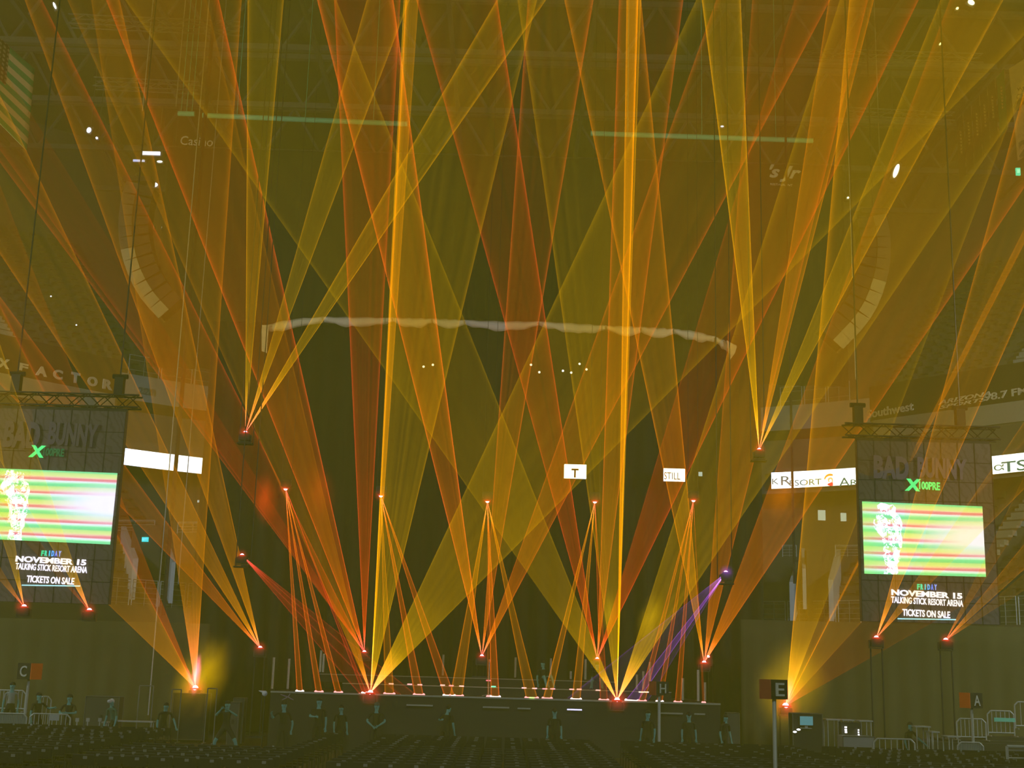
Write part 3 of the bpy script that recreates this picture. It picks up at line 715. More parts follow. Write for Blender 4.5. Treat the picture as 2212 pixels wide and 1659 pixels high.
letters('2', 'lettering', at(2214, 320, 53.8), 26 * k, 40 * k, DK, t, rz=R(-30), depth=.03, bold=.05)
m = MB()
for i in range(7):
    a_ = R(20 + i * 24); c = at(2214, 238, 53.8); m.ball(c + Vector((math.cos(a_) * .35, 0, math.sin(a_) * .45)), .16, 6, 4, (1, .2, 1.2))
m.build('emblem', DK, t)

# ------------------------------------------------------------------ roof lamps
def roof_lamp(px, py, wpx, hpx, Y, label, tilt=0, cool=(.55, .62, 1.0), st=5, real=False):
    c = at(px, py, Y); k = Y / F; t = thing('roof_lamp', c, label, 'lamp'); rot = Matrix.Rotation(R(tilt), 3, 'Y')
    m = MB(); m.box(c + Vector((0, .25, 0)), (wpx * k * 1.15 + .1, .4, hpx * k * 1.2 + .12), rot=rot); m.build('housing', STEELD, t)
    m = MB(); m.ball(c, .5, 14, 8, (wpx * k, .2, hpx * k)) if wpx < 3 * hpx else m.box(c, (wpx * k, .12, hpx * k), rot=rot)
    if tilt and wpx < 3 * hpx:
        m = MB(); m.ball((0, 0, 0), .5, 14, 8, (wpx * k, .2, hpx * k)); m.v = [rot @ v + c for v in m.v]
    m.build('lens', glow('lamp_cool_%d' % int(st), cool, st), t)
    m = MB(); m.bar(c + Vector((0, .3, 0)), Vector((c.x, c.y + .3, 41.9)), .03, 5); m.build('drop_rod', STEELD, t)
roof_lamp(326, 331, 42, 7, 82, 'bright long bluish-white roof lamp above the other two at upper left')
roof_lamp(333, 399, 17, 11, 86, 'bright round bluish-white roof lamp under the long one at upper left')
roof_lamp(323, 490, 16, 6, 92, 'small white roof lamp at left, left of its close twin', st=3, cool=(.8, .9, .8))
roof_lamp(355, 491, 12, 6, 92, 'small white roof lamp at left, right of its close twin', st=3, cool=(.8, .9, .8))
roof_lamp(345, 349, 13, 5, 82, 'small pale lamp just below the long roof lamp', st=3)
roof_lamp(300, 347, 26, 4, 82, 'thin pale lamp strip left of the small lamp below the long roof lamp', st=1.5)
roof_lamp(373, 350, 6, 4, 82, 'tiny pale lamp right of the small lamp below the long roof lamp', st=2)
roof_lamp(192, 281, 10, 13, 74, 'oval bluish-white roof lamp at the far upper left', tilt=15)
roof_lamp(209, 298, 5, 5, 74, 'tiny white roof lamp beside the oval lamp at far upper left', st=5, cool=(.9, .9, .85))
roof_lamp(118, 12, 5, 18, 60, 'small slanted white lamp at the top left', tilt=-25, st=4, cool=(.9, .95, .85))
roof_lamp(1936, 369, 11, 36, 70, 'elongated slanted bluish-white roof lamp at upper right', tilt=20)
roof_lamp(2098, 5, 17, 12, 58, 'bright bluish-white lamp at the top right edge of the roof', tilt=30)
roof_lamp(2068, 18, 6, 5, 58, 'tiny white lamp left of the bright top right lamp', st=4, cool=(.9, .95, .85))
roof_lamp(2031, 95, 4, 6, 60, 'tiny white sparkle lamp in the roof steel above the dim banners', tilt=25, st=3, cool=(.9, .95, .85))
roof_lamp(1560, 273, 8, 3, 64, 'tiny white lamp just above the right teal tube', st=2.5, cool=(.9, .95, .85))
roof_lamp(1832, 427, 5, 4, 72, 'tiny white lamp left of the elongated slanted lamp', st=4, cool=(.9, .95, .85))
for i, (px, py) in enumerate(((165, 702), (110, 640), (915, 792), (935, 788), (1147, 788), (1216, 801), (1234, 805), (1267, 798), (1252, 786), (1165, 804))):
    c = at(px, py, 58.0 if px > 400 else 80); m = MB(); m.ball(c, .055, 8, 5)  # sparkles on the drape and stand, put in as glowing balls
    tag(m.build('bright_dot', glow('dot_glow', (.8, .85, .7), 2.0)), 'tiny white glowing dot on the dark %s' % ('backdrop' if px > 400 else 'upper left stand'), 'light',
        'glowing dots on the backdrop' if px > 400 else 'glowing dots in the upper left stand')

# ------------------------------------------------------------------ stage
zD = (at(600, 1492, 48).z + at(1550, 1521, 48).z) / 2
xL, xR = at(585, 1492, 48).x, at(1556, 1521, 48).x
DECK = paint('stage_deck', (0.010, 0.010, 0.007), 0.6, scale=2); EDGE = paint('deck_edge_trim', (0.40, 0.42, 0.28), 0.5)
t = thing('stage', ((xL + xR) / 2, 52, 0), 'low wide black concert stage with pale front edge', 'stage')
m = MB(); m.box(((xL + xR) / 2, 52.6, zD / 2), (xR - xL, 9.2, zD)); m.build('platform', DECK, t)
m = MB(); m.box(((xL + xR) / 2, 47.97, zD - .02), (xR - xL, .05, .06)); m.build('front_trim', EDGE, t)
z1 = (at(828, 1477, 50.5).z + at(1393, 1494, 50.5).z) / 2; z2 = (at(908, 1459, 53).z + at(1296, 1474, 53).z) / 2
x1a, x1b = at(740, 1475, 50.5).x, at(1450, 1495, 50.5).x; x2a, x2b = at(690, 1455, 53).x, at(1330, 1474, 53).x
m = MB(); m.box(((x1a + x1b) / 2, 53.8, (zD + z1) / 2), (x1b - x1a, 6.6, z1 - zD)); m.build('riser', DECK, t)
m = MB(); m.box(((x1a + x1b) / 2, 50.47, z1 - .015), (x1b - x1a, .04, .035)); m.build('riser_trim', EDGE, t)
m = MB(); m.box(((x2a + x2b) / 2, 55.1, (z1 + z2) / 2), (x2b - x2a, 4.0, z2 - z1)); m.build('riser', DECK, t)
m = MB(); m.box(((x2a + x2b) / 2, 53.07, z2 - .015), (x2b - x2a, .04, .03)); m.build('riser_trim', EDGE, t)
for p0, p1, mt in (((878, 1523), (935, 1524), EDGE), ((1043, 1527), (1100, 1529), EDGE), ((1118, 1530), (1146, 1531), EDGE), ((1427, 1540), (1475, 1542), EDGE), ((1500, 1542), (1523, 1543), EDGE)):
    a, b = at(*p0, 47.5), at(*p1, 47.5); m = MB(); m.box((a + b) / 2, ((b - a).length, .05, .05)); m.build('skirt_rail', mt, t)
a, b = at(1225, 1533, 47.4), at(1257, 1533, 47.4); m = MB(); m.box((a + b) / 2, (b.x - a.x, .08, .045))
tag(m.build('light_bar', glow('bar_white', (.75, .72, 1.0), 1.6)), 'short bluish-white light bar under the stage edge', 'light bar')
# pale tubes standing on the stage
tubes = [(592, 1420, 1487, 50), (625, 1423, 1479, 50.5), (694, 1405, 1460, 55), (700, 1412, 1460, 55.5), (958, 1414, 1460, 55), (1114, 1420, 1465, 54.8), (1190, 1422, 1467, 55.2), (1265, 1424, 1468, 54.6), (1233, 1450, 1468, 55.4),
         (1376, 1457, 1492, 51), (1390, 1450, 1492, 51.4), (1404, 1430, 1480, 52), (1475, 1465, 1506, 50), (1508, 1447, 1516, 49), (1523, 1474, 1498, 50)]
wh = ['far left end of the stage', 'left end of the stage, second tube', 'left riser beside its twin', 'left riser, right of its twin', 'riser left of the centre', 'riser just right of centre',
      'riser behind the sitting performer', 'riser right of the centre, tall', 'riser right of the centre, short', 'right riser, leftmost of three', 'right riser, middle of three', 'right riser, rightmost of three',
      'deck right of the letter H sign', 'right end of the stage, the tallest', 'right end of the stage, short']
for (px, y0, y1, Y), w_ in zip(tubes, wh):
    a, b = at(px, y0, Y), at(px, y1, Y); zf = zD if Y < 50.47 else (z1 if Y < 53.07 else z2)
    if px < 640 or px > 1450: zf = zD
    lo = min(b.z, zf) if abs(b.z - zf) > .01 else zf
    t = thing('tube_light', Vector((a.x, Y, zf)), 'unlit pale upright tube on the stage, ' + w_, 'tube light', 'upright tubes on the stage')
    m = MB(); m.bar(Vector((a.x, Y, zf + .04)), a, .045, 8); m.build('tube', paint('tube_plastic', (.62, .66, .50), .4), t)
    m = MB(); m.bar(Vector((a.x, Y, zf)), Vector((a.x, Y, zf + .05)), .1, 8); m.build('foot', BLACK, t)

# ------------------------------------------------------------------ laser light
COL = {  # colour close to the aperture, colour far from it
    'O': ((1.0, .215, .0), (1.0, .18, .0)), 'R': ((1.0, .09, .0), (1.0, .08, .0)), 'Y': ((1.0, .52, .0), (1.0, .55, .0)),
    'A': ((1.0, .33, .0), (1.0, .33, .0)), 'P': ((.28, .04, .55), (.28, .04, .50)), 'r': ((1.0, .04, .01), (1.0, .03, .01)), 'D': ((1.0, .14, .0), (1.0, .11, .0))}
RIM = {'O': (1, .13, .01), 'R': (1, .07, .01), 'Y': (1, .42, .0), 'A': (1, .24, .0), 'P': (.5, .1, .7), 'r': (1, .04, .02), 'D': (1, .09, .01)}
_seed = [0]
def beam_mat(kind, I, eL, eR, L_, th, c=5.0, streak=.35, near=0.0, base=1.0):
    """light crossing smoke: adds light, brighter at the rims of the swept cone, weaker with distance from the aperture"""
    m, nt = newmat('laser_light'); out = N(nt, 'ShaderNodeOutputMaterial')
    tc = N(nt, 'ShaderNodeTexCoord'); sp = N(nt, 'ShaderNodeSeparateXYZ'); L(nt, tc.outputs['Object'], sp.inputs[0]); x, y, z = sp.outputs
    s = M1(nt, 'DIVIDE', x, M1(nt, 'MULTIPLY', z, math.tan(th))); v = M1(nt, 'DIVIDE', z, L_)
    fall = M1(nt, 'DIVIDE', I, M1(nt, 'ADD', M1(nt, 'MULTIPLY', v, c * 1.95), .15))
    a_ = M1(nt, 'ABSOLUTE', s); rim = M1(nt, 'POWER', a_, max(5.0, min(34.0, 330.0 * th))); rim2 = M1(nt, 'POWER', a_, 3.0)
    side = M1(nt, 'GREATER_THAN', s, 0.0)
    eL *= 2.1; eR *= 2.1; er = M1(nt, 'ADD', eL, M1(nt, 'MULTIPLY', side, eR - eL))
    _seed[0] += 1; sd = _seed[0] * 7.31
    nz = N(nt, 'ShaderNodeTexNoise', noise_dimensions='1D'); nz.inputs['Scale'].default_value = 5.5; nz.inputs['Detail'].default_value = 3; L(nt, M1(nt, 'ADD', s, sd), nz.inputs['W'])
    stk = M1(nt, 'MULTIPLY', M1(nt, 'SUBTRACT', nz.outputs['Fac'], .5), streak * 5)
    prof = M1(nt, 'ADD', M1(nt, 'ADD', base, stk), M1(nt, 'ADD', M1(nt, 'MULTIPLY', rim, er), M1(nt, 'MULTIPLY', M1(nt, 'MULTIPLY', rim2, er), .15)))
    n2 = N(nt, 'ShaderNodeTexNoise'); n2.inputs['Scale'].default_value = .33; n2.inputs['Detail'].default_value = 2; L(nt, tc.outputs['Object'], n2.inputs['Vector'])
    smoke = M1(nt, 'ADD', M1(nt, 'MULTIPLY', n2.outputs['Fac'], .9), .55)
    st = M1(nt, 'MULTIPLY', M1(nt, 'MULTIPLY', fall, M1(nt, 'MAXIMUM', prof, .15)), smoke)
    st = M1(nt, 'ADD', st, M1(nt, 'MULTIPLY', M1(nt, 'MULTIPLY', rim, er), I * .33))
    mx = N(nt, 'ShaderNodeMix', data_type='RGBA'); L(nt, M1(nt, 'MULTIPLY', v, 1.5, clamp=True), mx.inputs['Factor'])
    mx.inputs['A'].default_value = COL[kind][0] + (1,); mx.inputs['B'].default_value = COL[kind][1] + (1,)
    e = N(nt, 'ShaderNodeEmission')
    # the first stretch at the aperture burns red-white
    hot = M1(nt, 'SUBTRACT', 1.0, M1(nt, 'DIVIDE', z, 1.2 + near), clamp=True); L(nt, M1(nt, 'MULTIPLY', st, M1(nt, 'ADD', 1.0, M1(nt, 'MULTIPLY', hot, 2.5))), e.inputs[1])
    m3 = N(nt, 'ShaderNodeMix', data_type='RGBA'); L(nt, M1(nt, 'POWER', hot, 1.5), m3.inputs['Factor']); m4 = N(nt, 'ShaderNodeMix', data_type='RGBA'); L(nt, M1(nt, 'MULTIPLY', M1(nt, 'MULTIPLY', rim, er), .7, clamp=True), m4.inputs['Factor']); L(nt, mx.outputs['Result'], m4.inputs['A']); m4.inputs['B'].default_value = RIM[kind] + (1,)
    L(nt, m4.outputs['Result'], m3.inputs['A']); m3.inputs['B'].default_value = (1.0, .08, .06, 1) if kind not in ('P',) else (.9, .3, .9, 1)
    L(nt, m3.outputs['Result'], e.inputs[0])
    tr = N(nt, 'ShaderNodeBsdfTransparent'); tr.inputs[0].default_value = (1, .985, .86, 1)
    ad = N(nt, 'ShaderNodeAddShader'); L(nt, e.outputs[0], ad.inputs[0]); L(nt, tr.outputs[0], ad.inputs[1]); L(nt, ad.outputs[0], out.inputs[0])
    m.cycles.emission_sampling = 'NONE'
    return m
HOT = glow('hit_glow', (1.0, .30, .22), 2.6); HOTW = glow('hit_glow_pale', (1.0, .75, .55), 2.4)
def beam(src, e1, e2, kind, I, eL, eR, parent, thick=.22, land=False, stroke=True, **kw):
    A = src; d1, d2 = (e1 - A), (e2 - A); l1, l2 = d1.length, d2.length; d1.normalize(); d2.normalize()
    ax = (d1 + d2).normalized(); th = max(.0015, math.acos(max(-1, min(1, d1.dot(d2)))) / 2); X = (d2 - d1).normalized(); Yv = ax.cross(X).normalized()
    Ln = (l1 + l2) / 2 * math.cos(th); rot = Matrix((X, Yv, ax)).transposed()
    z0 = .06; n = 24; m = MB(); vs = []
    for k_ in (0, 1):
        for i in range(n):
            a = 2 * math.pi * i / n; cx, sy = math.cos(a), math.sin(a)
            if k_ == 0: z = z0
            elif land: z = (l1 + (l2 - l1) * (cx + 1) / 2) * math.cos(th)
            else: z = Ln
            vs.append(Vector((cx * z * math.tan(th), sy * z * math.tan(th) * thick, z)))
    m.v = vs; m.f = [(i, (i + 1) % n, n + (i + 1) % n, n + i) for i in range(n)]; m.mi = [0] * n
    me = bpy.data.meshes.new('light_beam'); me.from_pydata([tuple(v) for v in m.v], [], m.f); me.materials.append(beam_mat(kind, I, eL, eR, Ln, th, **kw))
    o = bpy.data.objects.new('light_beam', me); col.objects.link(o); o.parent = parent
    o.matrix_local = Matrix.Translation(A - parent_loc(parent)) @ rot.to_4x4()
    if land and stroke:     # where the light lands a glowing bar stands in for its spot
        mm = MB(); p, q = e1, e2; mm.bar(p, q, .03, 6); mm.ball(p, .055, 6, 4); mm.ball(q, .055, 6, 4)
        h = mm.build('hit_glow', HOT if _seed[0] % 3 else HOTW, parent)
    return o
def ext(s, p, ylim=-45, xlo=-170, xhi=2380):
    dx, dy = p[0] - s[0], p[1] - s[1]; ts = []
    if dy < 0: ts.append((ylim - s[1]) / dy)
    if dx < 0: ts.append((xlo - s[0]) / dx)
    if dx > 0: ts.append((xhi - s[0]) / dx)
    tt = min(ts); return s[0] + dx * tt, s[1] + dy * tt
def glow_mesh(colr, st):
    m_, nt = newmat('halo_glow'); out = N(nt, 'ShaderNodeOutputMaterial'); e = N(nt, 'ShaderNodeEmission'); tc = N(nt, 'ShaderNodeTexCoord')  # self-emitting volume stands in for the bloom round each lens
    sub = N(nt, 'ShaderNodeVectorMath', operation='LENGTH'); L(nt, tc.outputs['Object'], sub.inputs[0])
    L(nt, M1(nt, 'MULTIPLY', M1(nt, 'POWER', M1(nt, 'SUBTRACT', 1.0, sub.outputs['Value'], clamp=True), 2.5), st), e.inputs[1]); e.inputs[0].default_value = colr + (1,); L(nt, e.outputs[0], out.inputs['Volume']); m_.cycles.emission_sampling = 'NONE'
    mb = MB(); mb.ball((0, 0, 0), 1.0, 12, 8); me = bpy.data.meshes.new('lens_glow'); me.from_pydata([tuple(v) for v in mb.v], [], mb.f); me.materials.append(m_); return me
GLOWME = glow_mesh((1.0, .05, .02), 3.5); GLOWMV = glow_mesh((.6, .1, .8), 2.5)
def projector(s, Y, label, beams, mount='floor', zfoot=None, De=-6, size=1.0, lens=1.0, group=None, hue='red'):
    A = at(s[0], s[1], Y); zb_ = A.z - .22
    t = thing('laser_projector', Vector((A.x, A.y, zb_ if mount != 'floor' else (zfoot if zfoot is not None else zb_))), label, 'laser projector', group)
    up_ = 1 if mount != 'down' else -1
    m = MB(); w_ = .42 * size; m.box(A - Vector((0, -.05, up_ * .19)), (w_, .36, .24)); m.box(A - Vector((0, -.05, up_ * .05)), (w_ * .7, .28, .05)); m.build('housing', BLACK, t)
    m = MB(); 
    for sx in (-1, 1): m.box(A + Vector((sx * w_ * .58, .05, -up_ * .22)), (.03, .12, .26))
    m.box(A + Vector((0, .05, -up_ * .35)), (w_ * 1.2, .12, .03)); m.build('yoke', STEELD, t)
    m = MB(); m.ball(A, .085 * lens ** .5, 12, 8)
    m.build('lens', glow('aperture_red', (1.0, .62, .62), 3.4) if hue == 'red' else glow('aperture_violet', (1.0, .55, 1.0), 2.4), t, smooth=True)
    m = MB(); m.bar(A + Vector((0, .02, -.035 * up_)), A + Vector((0, .02, .02 * up_)), .12 * lens, 14); m.build('lens_rim', glow('aperture_halo', (1.0, .035, .02), .55) if hue == 'red' else BLACK, t)  # red emission on the rim stands in for the lens halo
    if mount == 'floor' and zfoot is not None:
        m = MB(); zt_ = A.z - .36
        if zt_ - zfoot > .25:
            for sx in (-.2, .2): m.bar((A.x + sx, Y + .05, zfoot), (A.x + sx, Y + .05, zt_), .03, 5)
            m.box((A.x, Y + .05, zfoot + .03), (.8, .5, .06)); m.build('stand', BLACK, t)
        elif zt_ > zfoot:
            m.box((A.x, Y + .05, (zt_ + zfoot) / 2), (.5, .4, zt_ - zfoot)); m.build('stand', BLACK, t)
    if mount == 'down':
        m = MB(); m.box(A + Vector((0, .05, .36)), (w_ * 1.3, .14, .03))
        for sx in (-.2, .2): m.bar((A.x + sx, Y + .1, A.z + .36), (A.x + sx, Y + .1, 41.9), .008, 4)
        m.build('hanger', BLACK, t)
    if mount == 'hang':
        m = MB(); m.bar((A.x, Y + .05, A.z - .3), (A.x, Y + .05, A.z - .42), .03, 5); m.box((A.x, Y + .05, A.z - .43), (.6, .3, .05))
        for sx in (-.28, .28): m.bar((A.x + sx, Y + .3, A.z - .43), (A.x + sx, Y + .3, 41.9), .02, 4)
        m.box((A.x, Y + .2, A.z - .43), (.6, .3, .05)); m.build('hanger', BLACK, t)
    h = bpy.data.objects.new('lens_glow', GLOWME if hue == 'red' else GLOWMV); col.objects.link(h); h.parent = t; h.location = A - t.location + Vector((0, -.12, 0)); h.scale = (.36 * lens, .3 * lens, .36 * lens)
    for b in beams:
        (p, q, kind, I, eL, eR), kw = b[:6], (b[6] if len(b) > 6 else {})
        kw = dict(kw); land = kw.pop('land', False); de = kw.pop('De', De)
        if land: e1, e2 = at(p[0], p[1], de), at(q[0], q[1], de)
        else:
            yl = kw.pop('ylim', -45); pp, qq = ext(s, p, yl), ext(s, q, yl); e1, e2 = at(pp[0], pp[1], Y + de), at(qq[0], qq[1], Y + de)
            lm = min((e1 - A).length, (e2 - A).length); lx = max((e1 - A).length, (e2 - A).length); lt = lx if lx < lm * 1.6 else lm * 1.3
            e1 = A + (e1 - A).normalized() * lt; e2 = A + (e2 - A).normalized() * lt
        beam(A, e1, e2, kind, I, eL, eR, t, land=land, **kw)
    return t
# I = light added per layer (two layers seen); e1 is the left rim, e2 the right rim
B = .128
projector((800, 1497), 47.7, 'laser projector on the left part of the stage front edge, throwing broad yellow fans', [
    ((581, 996), (676, 972), 'A', B * 2.0, .3, .2, dict(c=11)),
    ((872, 0), (1160, 0), 'Y', B * .85, 2.4, .8, dict(c=3.0, streak=.3)),
    ((848, 550), (866, 550), 'A', B * 2.6, 1.2, .2, dict(c=2.2, streak=.2, near=1.5)),
    ((966, 1144), (1131, 1164), 'Y', B * 3.8, .2, .15, dict(c=20, streak=.12, near=.6))], 'floor', zD, lens=1.5)
projector((1333, 1513), 47.7, 'laser projector on the right part of the stage front edge, throwing broad yellow fans', [
    ((1090, 1167), (1181, 1134), 'Y', B * 3.2, .2, .2, dict(c=19, streak=.15)),
    ((1118, 0), (1385, 0), 'Y', B * .8, .8, 1.8, dict(c=3.0, streak=.35)),
    ((1346, 550), (1362, 550), 'A', B * 3.4, .5, 1.2, dict(c=2.0, streak=.2, near=1.0)),
    ((1637, 557), (1613, 1100), 'Y', B * 4.0, .2, .15, dict(c=19, streak=.2, near=.6))], 'floor', zD, lens=1.5)
projector((787, 1409), 56.6, 'laser projector behind the stage left, just above the bright left edge projector', [
    ((0, 351), (91, 0), 'R', B * .36, 1.8, 2.4, dict(c=2.5, streak=.1)),
    ((229, 0), (473, 0), 'D', B * .75, 2.2, 2.4, dict(c=3, streak=.2)),
    ((722, 0), (865, 0), 'R', B * .95, 1.6, 1.3, dict(c=3.0)),
    ((568, 1107), (600, 1107), 'r', B * .7, .7, .2, dict(c=5))], 'floor', z2)
projector((1041, 1418), 56.6, 'laser projector behind the centre of the stage, the leftmost of the middle pair', [
    ((685, 0), (850, 0), 'O', B * 1.15, 2.2, 2.4, dict(c=3.2)),
    ((1140, 0), (1282, 0), 'O', B * 1.0, 1.4, 1.6, dict(c=4.2)),
    ((1152, 1107), (1206, 1107), 'O', B * 1.15, .9, 1.3, dict(c=4.6))], 'floor', z2)
projector((1290, 1424), 56.6, 'laser projector behind the stage, just above the bright right edge projector', [
    ((899, 0), (1074, 0), 'R', B * .95, 1.5, 2.0, dict(c=3.6)),
    ((1337, 0), (1476, 0), 'O', B * 1.0, 1.7, 1.5, dict(c=3.8)),
    ((1387, 1100), (1448, 1100), 'R', B * 1.0, .6, 1.5, dict(c=4.0))], 'floor', z2)
projector((1521, 1432), 56.6, 'laser projector on a stand behind the right end of the stage', [
    ((1219, 0), (1385, 0), 'A', B * 1.05, 1.6, 1.6, dict(c=3.6)),
    ((1625, 0), (1875, 0), 'O', B * .95, .8, 1.2, dict(c=3.6)),
    ((1644, 1100), (1715, 1144), 'O', B * 1.45, .5, .9, dict(c=5.0, streak=.2))], 'floor', 0.0, lens=1.3)
projector((1530, 1419), 57.4, 'small dim red lens just right of the projector on the right stand', [], 'floor', 0.0, size=.7, lens=.7)
projector((562, 1400), 54.5, 'laser projector on a stand left of the stage with three narrow orange fans leaning left', [
    ((266, 1100), (340, 1100), 'O', B * 1.2, .9, .9, dict(c=4.8)),
    ((364, 1100), (421, 1100), 'A', B * 1.2, .8, .8, dict(c=4.8)),
    ((453, 1100), (497, 1100), 'A', B * 1.25, .9, .8, dict(c=4.8))], 'floor', 0.0, lens=1.1)
projector((422, 1487), 50.5, 'very bright laser projector on a road case at left, burning pink and yellow', [
    ((178, 1252), (293, 1235), 'A', B * .85, .5, .8, dict(c=3.2, streak=.2)),
    ((293, 1235), (337, 1268), 'D', B * .8, 1.2, .3, dict(c=4.2)),
    ((394, 1302), (448, 1100), 'A', B * 1.5, .4, .8, dict(c=6.0, streak=.2, near=2.2))], 'floor', .9, lens=1.8)
projector((1697, 1525), 49, 'very bright laser projector on the floor at right, beside the letter E sign', [
    ((1708, 1403), (1745, 1400), 'Y', B * 1.9, .6, .3, dict(c=16, streak=.3, near=1.4)),
    ((1708, 1403), (1760, 1403), 'A', B * .75, 1.0, 1.2, dict(c=4.6, streak=.25)),
    ((1758, 1403), (1923, 1275), 'A', B * 1.15, .9, .3, dict(c=7.5, streak=.15)),
    ((1923, 1275), (1977, 1366), 'D', B * .8, .3, .3, dict(c=9, streak=.1))], 'floor', 0.3, lens=1.9)
projector((530, 935), 51.5, 'laser projector hung at left above the stage with three crisp yellow beams', [
    ((535, 0), (613, 0), 'Y', B * 1.0, 1.6, 1.2, dict(c=3.4, near=1.0)),
    ((638, 550), (676, 550), 'Y', B * .95, 1.2, 1.2, dict(c=3.4, near=1.5)),
    ((742, 570), (785, 568), 'Y', B * 1.1, 1.2, 1.2, dict(c=3.4, near=1.8))], 'hang')
projector((1640, 972), 51.5, 'laser projector hung at right above the stage with three crisp yellow beams', [
    ((1516, 0), (1600, 0), 'Y', B * 1.5, 1.6, 1.3, dict(c=2.8, near=.6)),
    ((1790, 0), (1888, 0), 'A', B * 1.4, .8, 1.0, dict(c=2.8, near=.5)),
    ((1810, 550), (1869, 550), 'Y', B * 1.0, .8, 1.2, dict(c=3.2, near=.5))], 'hang')
projector((52, 1311), 46.2, 'laser projector on the lower edge of the left video wall, near its middle', [
    ((-20, 1150), (0, 1194), 'Y', B * 1.6, .6, .6, dict(c=9)), ((0, 1225), (0, 1255), 'A', B * 1.3, .6, .6, dict(c=9)),
    ((7, 1171), (32, 1171), 'Y', B * 1.1, 1.0, 1.0, dict(c=7))], 'floor', None, De=-3, lens=1.1)
projector((193, 1319), 46.2, 'laser projector at the lower right corner of the left video wall', [
    ((108, 1176), (145, 1176), 'Y', B * 1.4, .8, 1.0, dict(c=9, near=.5)), ((60, 1176), (90, 1176), 'D', B * .5, .8, .8, dict(c=8))], 'floor', None, De=-3, lens=1.1)
projector((1893, 1378), 46.2, 'laser projector under the lower left corner of the right video wall', [
    ((1930, 1241), (1954, 1241), 'A', B * 1.6, 1.0, 1.0, dict(c=7)), ((1984, 1245), (2025, 1245), 'A', B * 1.2, .7, .9, dict(c=7))], 'floor', 0.0, De=-3)
projector((2043, 1383), 46.2, 'laser projector under the lower right corner of the right video wall', [
    ((2109, 1245), (2212, 1120), 'A', B * .8, .7, 1.0, dict(c=8)), ((2212, 1176), (2212, 1230), 'A', B * 1.5, 1.0, .8, dict(c=6)),
    ((2212, 1240), (2212, 1275), 'A', B * .8, .7, .7, dict(c=7))], 'floor', 0.0, De=-3)
# five projectors hung on wires above the stage, pointing down
YT = 52.0
def LAND(x0, x1, x=.0): return [((x0, 1493 + .0285 * (x0 - 641)), (x1, 1493 + .0285 * (x1 - 641)))]
def drop(s, label, ends, I=1.0):
    bs = []
    for (x0, x1, kind, i_) in ends:
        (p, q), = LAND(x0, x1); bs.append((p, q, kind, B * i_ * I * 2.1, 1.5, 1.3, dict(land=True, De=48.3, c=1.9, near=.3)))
    projector(s, YT, label, bs, 'down', size=.8)
drop((617, 1055), 'wire-hung laser projector, first from the left, throwing narrow orange beams down', [(641, 654, 'O', .9), (682, 696, 'O', .9), (724, 738, 'O', .9), (783, 792, 'r', .7)])
drop((823, 1070), 'wire-hung laser projector, second from the left, throwing narrow orange beams down', [(831, 851, 'A', .6), (895, 915, 'O', .85), (959, 982, 'O', .75)])
drop((1053, 1082), 'wire-hung laser projector, third from the left, above the centre of the stage', [(972, 999, 'A', .75), (1053, 1057, 'O', .7), (1060, 1079, 'O', 1.0), (1136, 1161, 'A', .65)])
drop((1285, 1083), 'wire-hung laser projector, fourth from the left, throwing narrow orange beams down', [(1173, 1191, 'A', .8), (1235, 1254, 'A', .7), (1296, 1313, 'D', .5)])
drop((1498, 1080), 'wire-hung laser projector, fifth from the left, over the right end of the stage', [(1380, 1394, 'O', .75), (1419, 1431, 'O', .75), (1458, 1471, 'O', .75), (1518, 1522, 'D', .6)])
# side ladders: red and violet fans crossing the stage
projector((523, 1200), 50.5, 'red laser projector left of the stage, throwing a red fan down to the right', [
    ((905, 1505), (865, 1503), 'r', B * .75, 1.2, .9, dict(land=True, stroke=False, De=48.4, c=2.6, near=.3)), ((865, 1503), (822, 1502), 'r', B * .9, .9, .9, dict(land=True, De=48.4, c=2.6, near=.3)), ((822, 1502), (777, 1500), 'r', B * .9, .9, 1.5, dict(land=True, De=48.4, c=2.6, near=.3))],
    'hang', hue='red', lens=.9)
projector((1568, 1237), 50.5, 'violet laser projector right of the stage, throwing a violet fan down to the left', [
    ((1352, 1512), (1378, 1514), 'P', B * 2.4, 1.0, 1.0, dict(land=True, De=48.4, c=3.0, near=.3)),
    ((1225, 1508), (1400, 1514), 'P', B * .3, 1.5, 1.0, dict(land=True, stroke=False, De=48.4, c=2, near=.3))], 'hang', hue='violet', lens=1.0)

